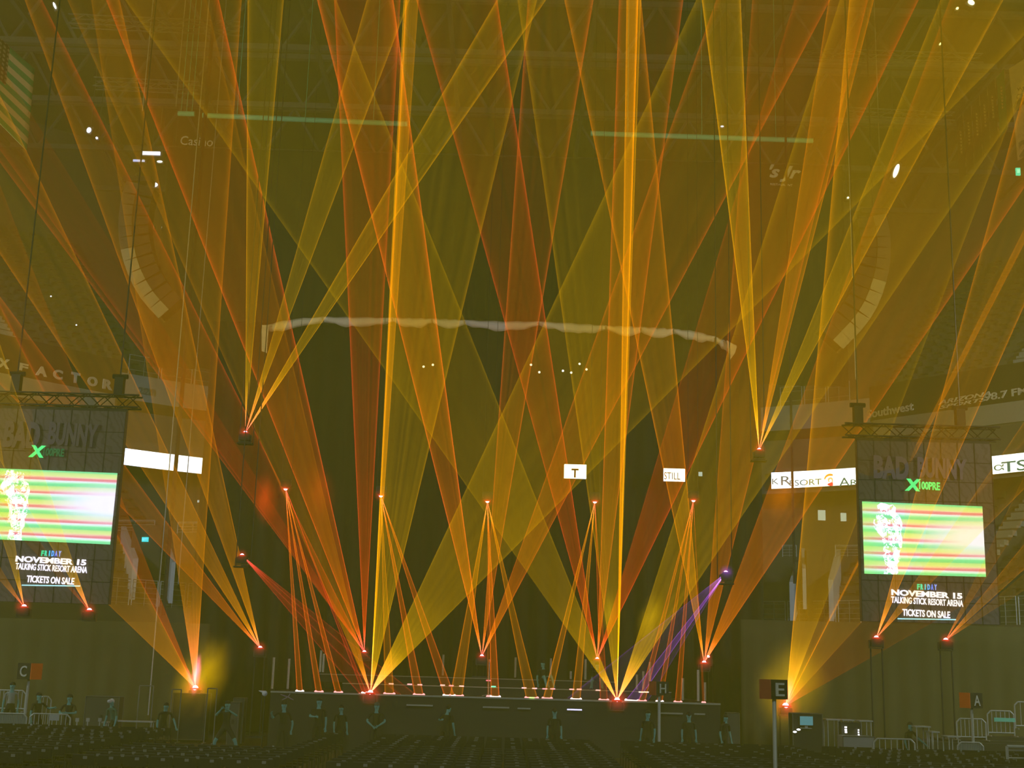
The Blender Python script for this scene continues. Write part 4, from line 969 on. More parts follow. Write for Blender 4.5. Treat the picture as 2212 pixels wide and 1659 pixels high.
# smoke puffs with the laser light put in as their own emission
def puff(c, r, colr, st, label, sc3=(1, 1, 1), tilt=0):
    m_, nt = newmat('glowing_smoke'); out = N(nt, 'ShaderNodeOutputMaterial'); e = N(nt, 'ShaderNodeEmission'); tc = N(nt, 'ShaderNodeTexCoord')
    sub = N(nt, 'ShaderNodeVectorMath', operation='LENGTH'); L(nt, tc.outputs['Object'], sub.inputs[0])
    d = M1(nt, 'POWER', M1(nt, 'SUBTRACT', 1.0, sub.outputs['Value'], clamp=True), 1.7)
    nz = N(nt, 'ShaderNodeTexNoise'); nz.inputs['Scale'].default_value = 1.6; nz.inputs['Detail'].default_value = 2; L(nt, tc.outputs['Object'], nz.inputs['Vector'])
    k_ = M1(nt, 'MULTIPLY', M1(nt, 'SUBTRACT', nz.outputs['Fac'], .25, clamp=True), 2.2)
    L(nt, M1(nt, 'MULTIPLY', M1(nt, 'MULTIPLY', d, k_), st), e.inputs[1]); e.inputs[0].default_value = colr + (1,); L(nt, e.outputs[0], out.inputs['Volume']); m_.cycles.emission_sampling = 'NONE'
    mb = MB(); mb.ball((0, 0, 0), 1.0, 16, 10); me = bpy.data.meshes.new('smoke_glow'); me.from_pydata([tuple(v) for v in mb.v], [], mb.f); me.materials.append(m_)
    o = bpy.data.objects.new('smoke_glow', me); col.objects.link(o); o.location = c; o.scale = (r * sc3[0], r * sc3[1], r * sc3[2]); o.rotation_euler = (0, R(tilt), 0)
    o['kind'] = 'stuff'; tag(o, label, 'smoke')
puff(at(434, 1464, 50.3), 1.6, (1.0, .56, 0), 1.7, 'yellow glowing smoke beside the bright projector on the left case', (.72, .6, 1.25), 22)
puff(at(1709, 1478, 48.8), 1.7, (1.0, .58, 0), 1.1, 'yellow glowing smoke above the bright projector at right', (.9, .7, 1.2), 14)
puff(at(573, 1075, 56), 1.1, (1.0, .07, 0), 1.5, 'red-orange leaf-shaped glowing smoke wisp left above the first truss projector', (.62, .6, 1.3), -8)
puff(at(690, 1060, 56), 1.2, (1.0, .11, 0), .6, 'orange glowing smoke wisp right of the first truss projector', (.7, .6, 1.4), -15)
puff(at(1690, 1068, 56), 1.2, (1.0, .24, 0), 1.1, 'orange glowing smoke wisp below the right ribbon board', (.8, .6, 1.2), 10)
puff(at(1405, 1335, 52), 1.0, (1.0, .62, 0), 1.1, 'yellow glowing smoke wisp in the right yellow fan above the stage', (.6, .6, 1.3), 15)
puff(at(1315, 1325, 52), .9, (1.0, .62, 0), .9, 'yellow glowing smoke wisp between the two right stage fans', (.6, .6, 1.2), 0)
puff(at(424, 1455, 50.1), .95, (1.0, .12, .16), 42.0, 'pink-white glow streak standing over the projector on the left case', (.22, .22, .95), 3)
puff(at(410, 1466, 50.1), .6, (1.0, .06, .10), 30.0, 'pink glow streak leaning left over the projector on the left case', (.22, .22, .9), -22)
puff(at(1704, 1498, 48.7), .85, (1.0, .06, .08), 28.0, 'red-pink glow streak over the projector beside the letter E sign', (.25, .22, .9), 8)

# ------------------------------------------------------------------ letter signs on posts
def letter_sign(px, py, spx, Y, ch, faceside, colr, label, zfoot=0.0, postpx=None):
    k = Y / F; c = at(px, py, Y); s = spx * k; t = thing('letter_sign', Vector((c.x, Y, zfoot)), label, 'sign')
    rz = R(22) * faceside; rot = Matrix.Rotation(rz, 3, 'Z')
    m = MB(); m.box(c, (s, s, s * .98), rot=rot); m.build('sign_box', BLACK, t)
    n_ = rot @ Vector((0, -1, 0)); sd = rot @ Vector((-faceside if False else (1 if faceside < 0 else -1), 0, 0))
    letters(ch, 'lettering', c + n_ * (s / 2 + .02), s * .52, s * .66, paint('sign_letter', (.55, .58, .42), .7), t, rz=rz, depth=.03, bold=.01)
    m = MB(); m.box(c + sd * (s / 2 + .015), (.03, s * .98, s * .98), rot=rot); m.build('side_panel', colr, t)
    m = MB(); m.bar(Vector((c.x, Y, zfoot)), Vector((c.x, Y, c.z - s / 2)), .048, 10); m.build('post', STEEL, t)
    m = MB(); m.bar(Vector((c.x, Y, zfoot)), Vector((c.x, Y, zfoot + .04)), .3, 14); m.build('base_plate', BLACK, t)
letter_sign(64, 1450, 34, 46, 'C', -1, ORANGE, 'black section sign box with letter C and orange side, on a post at far left')
letter_sign(1672, 1489, 41, 31, 'E', 1, REDP, 'black section sign box with letter E and red side, on the nearest post')
letter_sign(1424, 1487, 29, 44, 'H', 1, REDP, 'black section sign box with letter H on a post before the stage')
letter_sign(2098, 1513, 32, 44, 'A', 1, ORANGE, 'black section sign box with letter A and orange side, on a post at right')

# ------------------------------------------------------------------ platforms, barricades, tables
PLAT = paint('platform_skirt', (.05, .05, .03), .9)
def platform(px0, px1, ytop, Y0_, Y1_, label):
    a, b = at(px0, ytop, Y0_), at(px1, ytop + .028 * (px1 - px0), Y0_); z = a.z
    m = MB(); m.box(((a.x + b.x) / 2, (Y0_ + Y1_) / 2, z / 2), (b.x - a.x, Y1_ - Y0_, z)); tag(m.build('platform', PLAT), label, 'platform'); return z
def barricade(px0, px1, ytop, ybot, Y, label, n=8, zfix=None, mesh=False, group=None, yaw=0):
    a, b = at(px0, ybot, Y), at(px1, ybot + .028 * (px1 - px0), Y); zt_ = at(px0, ytop, Y).z; z0 = a.z if zfix is None else zfix; b.z = a.z = z0; b.y += yaw; h = zt_ - z0
    t = thing('barricade', (a + b) / 2, label, 'barricade', group); r = .026; u = Vector((0, 0, 1)); d = (b - a).normalized()
    m = MB(); m.path([a, a + u * (h - .12), a + u * h + d * .12, b + u * h - d * .12, b + u * (h - .12), b], r, 6); m.bar(a + u * .12, b + u * .12, r, 6); m.build('frame', STEEL, t)
    m = MB()
    if mesh:
        nn = int((b - a).length / .055)
        for i in range(1, nn): p = a.lerp(b, i / nn); m.bar(p + u * .12, p + u * h, .012, 4)
        p = (a + b) / 2; m.box(p + u * (h / 2 + .06) + Vector((0, .03, 0)), ((b - a).length - .06, .01, h - .2), rz=math.atan2(d.y, d.x))
    else:
        for i in range(1, n): p = a.lerp(b, i / n); m.bar(p + u * .12, p + u * h, .014, 5)
    m.build('bars', STEEL if not mesh else paint('mesh_panel', (.30, .36, .28), .6, .2), t)
    m = MB()
    for p in (a, b): m.bar(p + Vector((0, -.3, .02)), p + Vector((0, .3, .02)), .02, 5)
    m.build('foot', STEEL, t); return t
z_ = platform(-60, 66, 1594, 44.6, 47, 'low black platform carrying the barricades at the far left')
barricade(-20, 52, 1490, 1537, 46.6, 'tall pale steel barricade at the far left edge, behind the mesh one', 9)
barricade(-20, 53, 1540, 1595, 45, 'grey mesh barricade at the far left edge', mesh=True)
barricade(60, 148, 1541, 1592, 44, 'pale steel barricade right of the letter C post with two grey notices', 9, zfix=0)
for (x, y, w_, h_, l_) in ((117, 1550, 21, 12, 'upper right grey notice hung on the barricade right of the letter C post'), (69, 1569, 18, 9, 'lower left grey notice hung on the barricade right of the letter C post')):
    c = at(x, y, 43.93); k = 44 / F; m = MB(); m.box(c, (w_ * k, .015, h_ * k)); tag(m.build('notice_sheet', paint('notice_grey', (.42, .48, .40), .8)), l_, 'notice')
barricade(82, 108, 1504, 1540, 46.5, 'narrow steel barricade behind the letter C post', 3, zfix=0)
barricade(1888, 1977, 1595, 1632, 42, 'pale steel barricade with rounded corner at lower right, beside the grey case', 7, zfix=0)
platform(1990, 2290, 1602, 45, 47.5, 'low black platform under the barricades at lower right')
z_ = platform(2050, 2290, 1598, 45.4, 47.5, 'upper tier of the black platform at lower right')
barricade(2068, 2131, 1552, 1599, 45.5, 'pale steel barricade behind the letter A post', 7)
platform(2126, 2290, 1592, 46.2, 47.5, 'third tier of the black platform at lower right')
barricade(2135, 2192, 1535, 1590, 46.4, 'pale steel barricade at lower right with a teal strip across it', 6)
c = at(2170, 1555, 46.3); m = MB(); m.box(c, (44 * 46 / F, .03, 8 * 46 / F)); tag(m.build('teal_strip', TEALP), 'teal strip tied across the barricade at lower right', 'strip')
barricade(2194, 2270, 1516, 1575, 46.9, 'tall steel barricade cut by the right edge, highest of the group', 6)
barricade(2070, 2126, 1603, 1650, 43, 'grey mesh barricade at the foot of the letter A post', mesh=True, zfix=0)
a, b = at(2175, 1614, 38), at(2262, 1619, 38); a.z = b.z = at(2175, 1662, 38).z
rail_panel(a, b, at(2175, 1612, 38).z - a.z, 'sturdy pale railing at the bottom right corner', None, 3, 'railing', STEEL, .045, 1)

CASE = paint('road_case', (.08, .08, .06), .8); ALU = paint('aluminium', (.60, .64, .50), .4, .5)
def road_case(px0, px1, ytop, Y, depth, label, mat=CASE, latch=True, zf=0.0):
    a, b = at(px0, ytop, Y), at(px1, ytop + .028 * (px1 - px0), Y); z = a.z; t = thing('road_case', Vector(((a.x + b.x) / 2, Y + depth / 2, zf)), label, 'case')
    m = MB(); m.box(((a.x + b.x) / 2, Y + depth / 2, (zf + .06 + z) / 2), (b.x - a.x, depth, z - zf - .06)); m.build('body', mat, t)
    m = MB()
    for x in (a.x, b.x):
        for yy in (Y, Y + depth): m.bar((x, yy, zf + .06), (x, yy, z), .018, 4)
    for yy in (Y, Y + depth): m.bar((a.x, yy, z), (b.x, yy, z), .018, 4); m.bar((a.x, yy, zf + .08), (b.x, yy, zf + .08), .018, 4)
    m.build('edge_trim', paint('case_trim', (.13, .13, .10), .5, .3), t)
    m = MB()
    for x in (a.x + .1, b.x - .1):
        for yy in (Y + .1, Y + depth - .1): m.ball((x, yy, zf + .045), .045, 8, 5)
    m.build('caster', BLACK, t)
    if latch: m = MB(); m.box(((a.x + b.x) / 2, Y - .01, (z + zf) / 2 + .1), (.09, .03, .16)); m.build('latch', BLACK, t)
    return t
def table(px0, px1, ytop, Y, label, depth=.7, zf=0.0):
    a, b = at(px0, ytop, Y), at(px1, ytop + .028 * (px1 - px0), Y); z = a.z; t = thing('folding_table', Vector(((a.x + b.x) / 2, Y + depth / 2, zf)), label, 'table')
    m = MB(); m.box(((a.x + b.x) / 2, Y + depth / 2, z - .02), (b.x - a.x, depth, .04)); m.build('tabletop', ALU, t)
    for x in (a.x + .06, b.x - .06):
        for yy in (Y + .06, Y + depth - .06): m = MB(); m.bar((x, yy, zf), (x, yy, z - .04), .018, 5); m.build('leg', STEEL, t)
road_case(1821, 1890, 1590, 43, .7, 'grey equipment case at lower right, left of the rounded barricade', paint('grey_case', (.30, .32, .26), .8))
table(1785, 1815, 1553, 46, 'narrow pale table behind the grey case, left of its neighbour', zf=0); table(1819, 1846, 1554, 46.4, 'narrow pale table just behind the grey case', zf=0)
table(1857, 1886, 1556, 46, 'narrow pale table right of the lit rack lamps', zf=0); table(1977, 2011, 1568, 44, 'pale table before the person reaching out at right', zf=0)
table(2012, 2030, 1580, 43.6, 'small low table right of the pale table at lower right', zf=0)
table(2047, 2075, 1590, 43.4, 'low steel bench left of the mesh barricade at lower right', zf=0)
road_case(1712, 1776, 1541, 46, .6, 'black console case at right with a blue-teal monitor on its front', BLACK, False)
def monitor(px, py, wpx, hpx, Y, label):
    k = Y / F; c = at(px, py, Y); t = thing('monitor', c - Vector((0, 0, hpx * k / 2 + .1)), label, 'monitor')
    m = MB(); m.box(c + Vector((0, .03, 0)), (wpx * k + .05, .05, hpx * k + .05)); m.build('bezel', BLACK, t)
    m = MB(); m.box(c, (wpx * k, .02, hpx * k)); m.build('screen', glow('screen_teal', (.10, .30, .26), .8), t)
    m = MB(); m.box(c - Vector((0, -.05, hpx * k / 2 + .05)), (.1, .05, .1)); m.box(c - Vector((0, -.05, hpx * k / 2 + .1)), (wpx * k * .8, .2, .02)); m.build('stand', STEEL, t)
monitor(1742, 1557, 27, 18, 45.5, 'teal glowing monitor on the black console case at right')
for i, (x, y, w_, h_) in enumerate(((1827, 1571, 4.5, 3.5), (1827, 1576.5, 4.5, 3.5), (1827.5, 1581.5, 4.5, 3.5), (1854.5, 1577, 2.5, 3), (1854.5, 1582, 2.5, 3), (1855, 1587, 3, 3))):
    c = at(x, y, 43.6); k = 43.6 / F; m = MB(); m.box(c, (w_ * k, .03, h_ * k))
    tag(m.build('rack_lamp', glow('rack_lamp_glow', (1, .95, .8), 2.6)), 'tiny white rack lamp above the grey case, in the %s column' % ('left' if i < 3 else 'right'), 'lamp', 'rack lamps, left column' if i < 3 else 'rack lamps, right column')
m = MB(); a, b = at(1818, 1560, 43.66), at(1862, 1592, 43.66); m.box(((a.x + b.x) / 2, 43.9, b.z / 2 + a.z / 2), (b.x - a.x, .4, abs(a.z - b.z))); 
tag(m.build('equipment_rack', BLACK), 'black equipment rack with tiny white lamps behind the grey case', 'rack')
for (x, y, lab) in ((1717, 1581, 'tiny white light on the console case at right, lower left one'), (1725, 1576, 'tiny white light on the console case at right, upper one')):
    m = MB(); m.ball(at(x, y, 45.6), .05, 8, 5, (1.4, .6, .7)); tag(m.build('work_light', glow('work_light_glow', (1, .97, .85), 2.4)), lab, 'light')
# left: cases under the bright projector, long desk, small boxes
road_case(375, 445, 1497, 50.2, .9, 'black road case under the bright pink and yellow projector at left', BLACK, True)
def frame_stand(px0, px1, ytop, Y, label, zf=0.0):
    a, b = at(px0, ytop, Y), at(px1, ytop + .028 * (px1 - px0), Y); t = thing('pipe_frame', Vector(((a.x + b.x) / 2, Y, zf)), label, 'frame')
    z = a.z; m = MB(); m.path([(a.x, Y, zf), (a.x, Y, z), (b.x, Y, z), (b.x, Y, zf)], .022, 6); m.build('pipe', paint('dull_pipe', (.22, .23, .17), .6), t)
    m = MB()
    for x in (a.x, b.x): m.bar((x, Y - .3, zf + .02), (x, Y + .3, zf + .02), .02, 5)
    m.build('foot', STEEL, t)
frame_stand(302, 332, 1481, 49, 'pale pipe frame left of the bright projector case, at the foot of the thin cable')
frame_stand(372, 392, 1489, 49.4, 'pale pipe frame just left of the bright projector case'); frame_stand(449, 469, 1487, 49.4, 'pale pipe frame just right of the bright projector case')
road_case(186, 258, 1504, 48, .6, 'long low grey case left of the crouching person', paint('long_case', (.07, .07, .045), .8))
road_case(505, 528, 1508, 49, .5, 'small grey case left of the stage corner'); road_case(495, 517, 1517, 48, .5, 'small low grey case before the stage corner')
road_case(1572, 1597, 1540, 48, .6, 'pale grey case right of the stage end', paint('pale_case', (.10, .10, .07), .8), False)
table(219, 233, 1559, 45.5, 'tiny pale stool left of the long low bench', .35)
table(242, 330, 1556, 46.2, 'long low dim bench behind the chairs at left', .4)
for i, (x, y) in enumerate(((153, 1554), (167, 1555), (190, 1555), (216, 1555))):
    m = MB(); c = at(x, y, 45.5); m.box((c.x, 45.5, c.z / 2), (.04, .04, c.z)); m.box(c, (.12 if i else .06, .03, .12), 0)
    tag(m.build('marker_card', paint('card', (.45, .47, .36), .8)), ['pale marker card on a stick, first right of the left barricade', 'pale marker card on a stick, second right of the left barricade',
        'pale marker card on a stick, third right of the left barricade', 'pale marker card on a stick beside the tiny stool'][i], 'card')
# things on the stage
t = thing('beacon', at(572, 1503, 48.2), 'white bulb-shaped object at the left front corner of the stage', 'lamp')
m = MB(); m.ball(at(572, 1498, 48.2), .10, 12, 8, (1, .8, 1)); m.bar(at(569, 1495, 48.2), at(559, 1492, 48.2), .05, 8, .01); m.build('bulb', paint('bulb_white', (.75, .85, .75), .4), t)
m = MB(); m.bar(at(572, 1504, 48.2), Vector((at(572, 1504, 48.2).x, 48.2, 0)), .025, 6); m.build('stand', BLACK, t)
STOOLC = paint('mauve_leg', (.30, .20, .26), .6)
t = thing('tripod_base', at(622, 1507, 47.6), 'mauve star-shaped tripod base under the left stage edge', 'stand')
m = MB()
for x, y in ((606, 1500), (609, 1512), (627, 1498), (634, 1512)): m.bar(at(622, 1506, 47.6), at(x, y, 47.6), .028, 6, .014)
m.build('leg_cross', STOOLC, t); m = MB(); m.bar(at(622, 1506, 47.6), Vector((at(622, 1506, 47.6).x, 47.6, 0)), .03, 6); m.build('stem', BLACK, t)
t = thing('microphone_stand', Vector((at(1056, 1480, 50.2).x, 50.2, zD)), 'thin microphone stand lit red at the centre of the stage', 'microphone stand')
p = at(1057, 1430, 50.2); m = MB(); m.bar((p.x, 50.2, zD), p, .014, 6); m.build('pole', ALU, t)
m = MB(); m.bar(p, p + Vector((.02, 0, .10)), .035, 8, .045); m.build('microphone', paint('microphone_lit_red', (.75, .25, .15), .5), t)  # red light on the microphone is put into its paint
m = MB()
for i in range(3): a_ = R(90 + i * 120); m.bar((p.x, 50.2, zD + .06), (p.x + .28 * math.cos(a_), 50.2 + .28 * math.sin(a_), zD), .014, 5)
m.build('foot', ALU, t)
for (x, y, cc, l_) in ((1066, 1483, (.1, .9, .5), 'small green light on the riser edge at the centre of the stage'), (1055, 1470, (1, .15, .15), 'small red glow beside the microphone stand'), (1149, 1507, (.6, .9, .2), 'yellow-green light on the stage edge right of centre'),
                       (845, 1477, (1, .4, .3), 'first reddish laser glow on the left riser edge'), (885, 1478, (1, .4, .3), 'second reddish laser glow on the left riser edge'), (907, 1479, (1, .4, .3), 'third reddish laser glow on the left riser edge'),
                       (956, 1480, (1, .5, .4), 'fourth reddish laser glow on the riser edge'), (975, 1481, (1, .3, .25), 'fifth reddish laser glow on the riser edge'), (997, 1482, (1, .5, .4), 'sixth reddish laser glow on the riser edge'),
                       (1132, 1486, (1, .5, .4), 'reddish laser glow on the riser edge, first right of centre'), (1155, 1487, (1, .5, .4), 'reddish laser glow on the riser edge, second right of centre'), (1177, 1488, (1, .35, .3), 'reddish laser glow on the riser edge, third right of centre'),
                       (1194, 1488, (1, .35, .3), 'reddish laser glow on the riser edge, fourth right of centre'), (1235, 1489, (1, .4, .35), 'reddish laser glow on the riser edge, fifth right of centre'), (1251, 1489, (1, .4, .35), 'reddish laser glow on the riser edge, sixth right of centre'),
                       (1292, 1491, (1, .5, .4), 'reddish laser glow on the riser edge, seventh right of centre'), (1385, 1495, (1, .8, .75), 'pale pink laser glow on the right riser edge'), (1396, 1495, (1, .7, .6), 'pale pink laser glow at the right end of the riser edge')):
    Y = 50.42 if abs(y - 1507) > 3 else 47.9
    c = at(x, y, Y); m = MB(); m.bar(c - Vector((.09, 0, 0)), c + Vector((.09, 0, 0)), .026, 6)  # reddish laser spots on the riser edge, built as glowing bars
    tag(m.build('edge_glow', glow('edge_glow_%d_%d' % (int(cc[0] * 9), int(cc[1] * 99)), cc, 1.9)), l_, 'light')

# ------------------------------------------------------------------ chairs on the floor
CH = paint('chair_frame', (.05, .05, .035), .7); CP = paint('chair_pad', (.018, .018, .012), .95); TAGM = paint('chair_tag', (.22, .22, .17), .9)
def make_chair():
    t = bpy.data.objects.new('folding_chair', None); col.objects.link(t)
    m = MB(); m.box((0, .02, .45), (.42, .40, .05)); m.box((0, .02, .42), (.38, .36, .02)); m.build('seat', CP, t)
    m = MB()
    for i in range(6):
        x = -.2 + .08 * i; y = -.21 - .02 * math.cos((x) * 6)
        m.box((x, y, .74), (.081, .03, .22))
    bk = m.build('backrest', CP, t)
    m = MB(); m.box((.04, -.252, .80), (.09, .008, .06)); m.build('number_tag', TAGM, bk)
    for s in (-1, 1):
        m = MB(); m.bar((s * .22, .24, 0), (s * .22, -.22, .86), .012, 5); m.bar((s * .22, -.22, 0), (s * .22, .16, .46), .012, 5); m.build('leg', CH, t)
    m = MB(); m.bar((-.22, -.22, .86), (.22, -.22, .86), .012, 5); m.build('top_rail', CH, t)
    m = MB(); m.bar((-.22, .2, .08), (.22, .2, .08), .01, 5); m.build('crossbar', CH, t)
    return t
chair0 = make_chair(); first = True; cnt = 0; restp = []
blocks = [(-17.5, -10.4), (-9.2, -4.9), (-3.6, 2.8), (4.0, 9.2), (10.4, 17.5)]
bname = ['far left block', 'left block', 'middle block', 'right block', 'far right block']
rows = [29.9 + .92 * i for i in range(15)]
rname = ['front row of the picture', 'second row from the bottom of the picture', 'third row from the bottom of the picture', 'fourth row from the bottom of the picture', 'fifth row from the bottom of the picture', 'sixth row from the bottom of the picture', 'seventh row', 'eighth row']
for ri, Y in enumerate(rows):
    half = .395 * Y + .3
    for bi, (x0, x1) in enumerate(blocks):
        x = x0
        while x <= x1:
            if abs(x) < half and not (Y > 34.5 and (-10.6 < x < -5.4)):
                if cnt < 296:
                    o = chair0 if first else clone(chair0); first = False
                    o.location = (x + rnd.uniform(-.02, .02), Y + rnd.uniform(-.03, .03), 0); o.rotation_euler.z = R(rnd.uniform(-3, 3)) - x * .012
                    tag(o, 'black folding chair in the %s, %s' % (bname[bi], rname[min(ri, 7)]), 'chair', 'folding chairs, %s, %s' % (bname[bi], rname[min(ri, 7)]))
                    cnt += 1
                else: restp.append((x, Y))
            x += .56
m = MB()
for x, Y in restp:
    a_ = -x * .012; c, s = math.cos(a_), math.sin(a_)
    def T(v): return (x + v[0] * c - v[1] * s, Y + v[0] * s + v[1] * c, v[2])
    mm = MB(); mm.box((0, .02, .45), (.42, .4, .05)); mm.box((0, -.22, .74), (.46, .03, .23))
    for sx in (-1, 1): mm.bar((sx * .22, .24, 0), (sx * .22, -.22, .86), .012, 4); mm.bar((sx * .22, -.22, 0), (sx * .22, .16, .46), .012, 4)
    m.cur = 0; m.add([T(v) for v in mm.v], mm.f)
    if rnd.random() < .6:
        mm = MB(); mm.box((0, -.245, .80), (.12, .012, .075)); m.cur = 1; m.add([T(v) for v in mm.v], mm.f)
o = m.build('folding_chairs', [CP, TAGM]); o['kind'] = 'stuff'; tag(o, 'farther rows of black folding chairs stretching to the stage', 'chairs')

# ------------------------------------------------------------------ people
EYEM = paint('eye_dark', (.01, .01, .01), .3)
def person(px, Y, label, shirt, trousers, facing=0.0, height=1.75, pose=None, zf=0.0, hair=(.015, .012, .01), cap=None, shorts=False, sleeves='short', name='person', seated=0.0):
    """joints in metres for a 1.75 m figure: +x the figure's left, -y the way it faces"""
    pose = pose or {}; p = at(px, 1550, Y); base = Vector((p.x, Y, zf)); S = height / 1.75
    ph = pose.get('hip', .93); lean = pose.get('lean', 0.0); side = pose.get('side', 0.0)
    V = Vector; J = {}; J['pelvis'] = V((0, 0, ph)); sp_ = V((side, -lean, 1)).normalized()
    J['belly'] = J['pelvis'] + sp_ * .18; J['chest'] = J['pelvis'] + sp_ * .38; J['neck'] = J['pelvis'] + sp_ * .52
    hd = V((side * .5 + pose.get('hx', 0), -lean * .7 - .05 + pose.get('hy', 0), 1)).normalized()
    J['jaw'] = J['neck'] + hd * .09; J['head'] = J['neck'] + hd * .17; J['crown'] = J['neck'] + hd * .255
    verts = []; edges = []; rad = []; reg = []
    def add(pt, r, rg, parent=None):
        verts.append(V(pt)); rad.append(r); reg.append(rg); i = len(verts) - 1
        if parent is not None: edges.append((parent, i))
        return i
    sh, tr_, sk, so_ = 0, 1, 2, 3
    i0 = add(J['pelvis'], .135, tr_); i1 = add(J['belly'], .13, sh, i0); i2 = add(J['chest'], .15, sh, i1); i3 = add(J['neck'], .062, sk, i2)
    i4 = add(J['jaw'], .072, sk, i3); i5 = add(J['head'], .088, sk, i4); i6 = add(J['crown'], .055, sk, i5)
    add(J['head'] + V((0, -.098, -.015)), .015, sk, i5)                       # nose
    for s in (-1, 1): add(J['head'] + V((s * .092, .01, -.01)), .016, sk, i5)   # ears
    for s, key in ((1, 'L'), (-1, 'R')):
        hipj = J['pelvis'] + V((s * .10, 0, -.05)); h = add(hipj, .092, tr_, i0)
        kn = V(pose.get('knee' + key, (s * .12, -.02, .50))); an = V(pose.get('ankle' + key, (s * .13, .02, .09)))
        a = add(hipj.lerp(kn, .5), .082, tr_, h); k_ = add(kn, .058, tr_ if not shorts else sk, a)
        c_ = add(kn.lerp(an, .35), .056, tr_ if not shorts else sk, k_); f_ = add(an, .038, tr_ if not shorts else sk, c_)
        add(an + V((s * .03, -.13, -.05)), .036, so_, f_)
        shj = J['neck'] + V((s * .185, .0, -.075)); q = add(J['neck'] + V((s * .09, 0, -.06)), .075, sh, i2); s1 = add(shj, .062, sh, q)
        el = V(pose.get('elbow' + key, (shj.x + s * .05, shj.y + .02, shj.z - .29))); wr = V(pose.get('wrist' + key, (el.x + s * .01, el.y - .08, el.z - .25)))
        u = add(shj.lerp(el, .5), .05, sh if sleeves else sk, s1); e_ = add(el, .040, sh if sleeves == 'long' else sk, u); f2 = add(el.lerp(wr, .4), .038, sh if sleeves == 'long' else sk, e_); w1 = add(wr, .026, sk, f2)
        d = (wr - el).normalized(); nrm = d.cross(V((0, 1, 0))); nrm = nrm.normalized() if nrm.length > .1 else V((1, 0, 0)); dn = d.cross(nrm).normalized()
        pm = add(wr + d * .05, .030, sk, w1)
        for fi, (off, ln) in enumerate(((-.027, .068), (-.009, .08), (.009, .075), (.027, .058))):
            b_ = add(wr + d * .085 + nrm * off, .0105, sk, pm); c2 = add(wr + d * (.085 + ln * .5) + nrm * off * 1.1 + dn * .006, .009, sk, b_); add(wr + d * (.085 + ln * .92) + nrm * off * 1.1 + dn * .022, .008, sk, c2)
        th_ = add(wr + d * .035 + nrm * -s * .035 + dn * .01, .012, sk, w1); add(wr + d * .075 + nrm * -s * .055 + dn * .02, .009, sk, th_)
    me = bpy.data.meshes.new('tmp'); me.from_pydata([tuple(v) for v in verts], edges, []); o = bpy.data.objects.new('tmp', me); col.objects.link(o)
    mod = o.modifiers.new('s', 'SKIN'); mod.use_smooth_shade = True; mod.branch_smoothing = .6
    for i, sv in enumerate(me.skin_vertices[0].data): sv.radius = (rad[i], rad[i] * (1.0 if reg[i] != sh else .72)); sv.use_root = (i == 0)
    ss = o.modifiers.new('d', 'SUBSURF'); ss.levels = 1; ss.render_levels = 1
    dg = bpy.context.evaluated_depsgraph_get(); dg.update(); bm_ = bpy.data.meshes.new_from_object(o.evaluated_get(dg)); bpy.data.objects.remove(o)
    SH = paint('cloth_%s' % ('_'.join('%d' % int(c * 999) for c in shirt)), shirt, .9); TR = paint('cloth_%s' % ('_'.join('%d' % int(c * 999) for c in trousers)), trousers, .9)
    bm_.materials.clear()
    for mt in (SH, TR, SKIN, BLACK): bm_.materials.append(mt)
    for poly in bm_.polygons:
        c = poly.center; best = min(edges, key=lambda e: _segd(c, verts[e[0]], verts[e[1]]) - min(rad[e[0]], rad[e[1]]))
        poly.material_index = reg[best[0]] if _segt(c, verts[best[0]], verts[best[1]]) < .5 else reg[best[1]]; poly.use_smooth = True
    rot = Matrix.Rotation(facing, 4, 'Z') @ Matrix.Scale(S, 4)
    bm_.transform(rot); zmin = min(v.co.z for v in bm_.vertices); bm_.transform(Matrix.Translation((0, 0, -zmin + seated)))
    t = thing(name, base, label, 'person'); bd = bpy.data.objects.new('body', bm_); col.objects.link(bd); bd.parent = t
    up_ = Matrix.Translation((0, 0, -zmin + seated)) @ rot
    def loc(v): return base + (up_ @ V(v))
    m = MB(); hc = J['head'] + hd * .035 + V((0, .018, 0)); mm = MB(); mm.ball((0, 0, 0), 1, 12, 8, (.097, .10, .095)); vs = [v for v in mm.v]
    q_ = hd.to_track_quat('Z', 'Y').to_matrix()
    vs = [loc(hc + V((v.x, v.y, max(v.z, -.01) if v.y < .03 else max(v.z, -.07)))) for v in vs]; m.add(vs, mm.f)
    if cap is not None: 
        m.bar(loc(hc + V((0, -.06, .01))), loc(hc + V((0, -.17, -.005))), .07 * S, 8, .05 * S)
        m.build('cap', paint('cap_%d' % int(cap[0] * 99), cap, .8), t, smooth=True)
    else: m.build('hair', paint('hair_%d' % int(hair[0] * 999), hair, .9), t, smooth=True)
    m = MB()
    for s in (-1, 1): m = MB(); m.ball(loc(J['head'] + V((s * .033, -.084, .012))), .011, 6, 4); m.build('eye', EYEM, t)
    m = MB(); m.bar(loc(J['head'] + V((-.022, -.083, -.055))), loc(J['head'] + V((.022, -.083, -.055))), .005, 5); m.build('mouth', EYEM, t)
    return t
def _segt(p, a, b):
    d = b - a; l = d.dot(d); return 0 if l < 1e-9 else max(0, min(1, (p - a).dot(d) / l))
def _segd(p, a, b): return (p - (a + (b - a) * _segt(p, a, b))).length
DKC = (.018, .018, .012); DK2 = (.03, .028, .02); GRY = (.32, .36, .28)
person(20, 45.9, 'person in a pale grey shirt behind the far left barricades', GRY, DKC, .3, 1.76, zf=.0, seated=.35)
person(80, 45.6, 'person in black beside the letter C post, one forearm stretched to the right', DKC, DK2, .9, 1.8, dict(elbowL=(.30, -.15, 1.22), wristL=(.34, -.38, 1.26)))
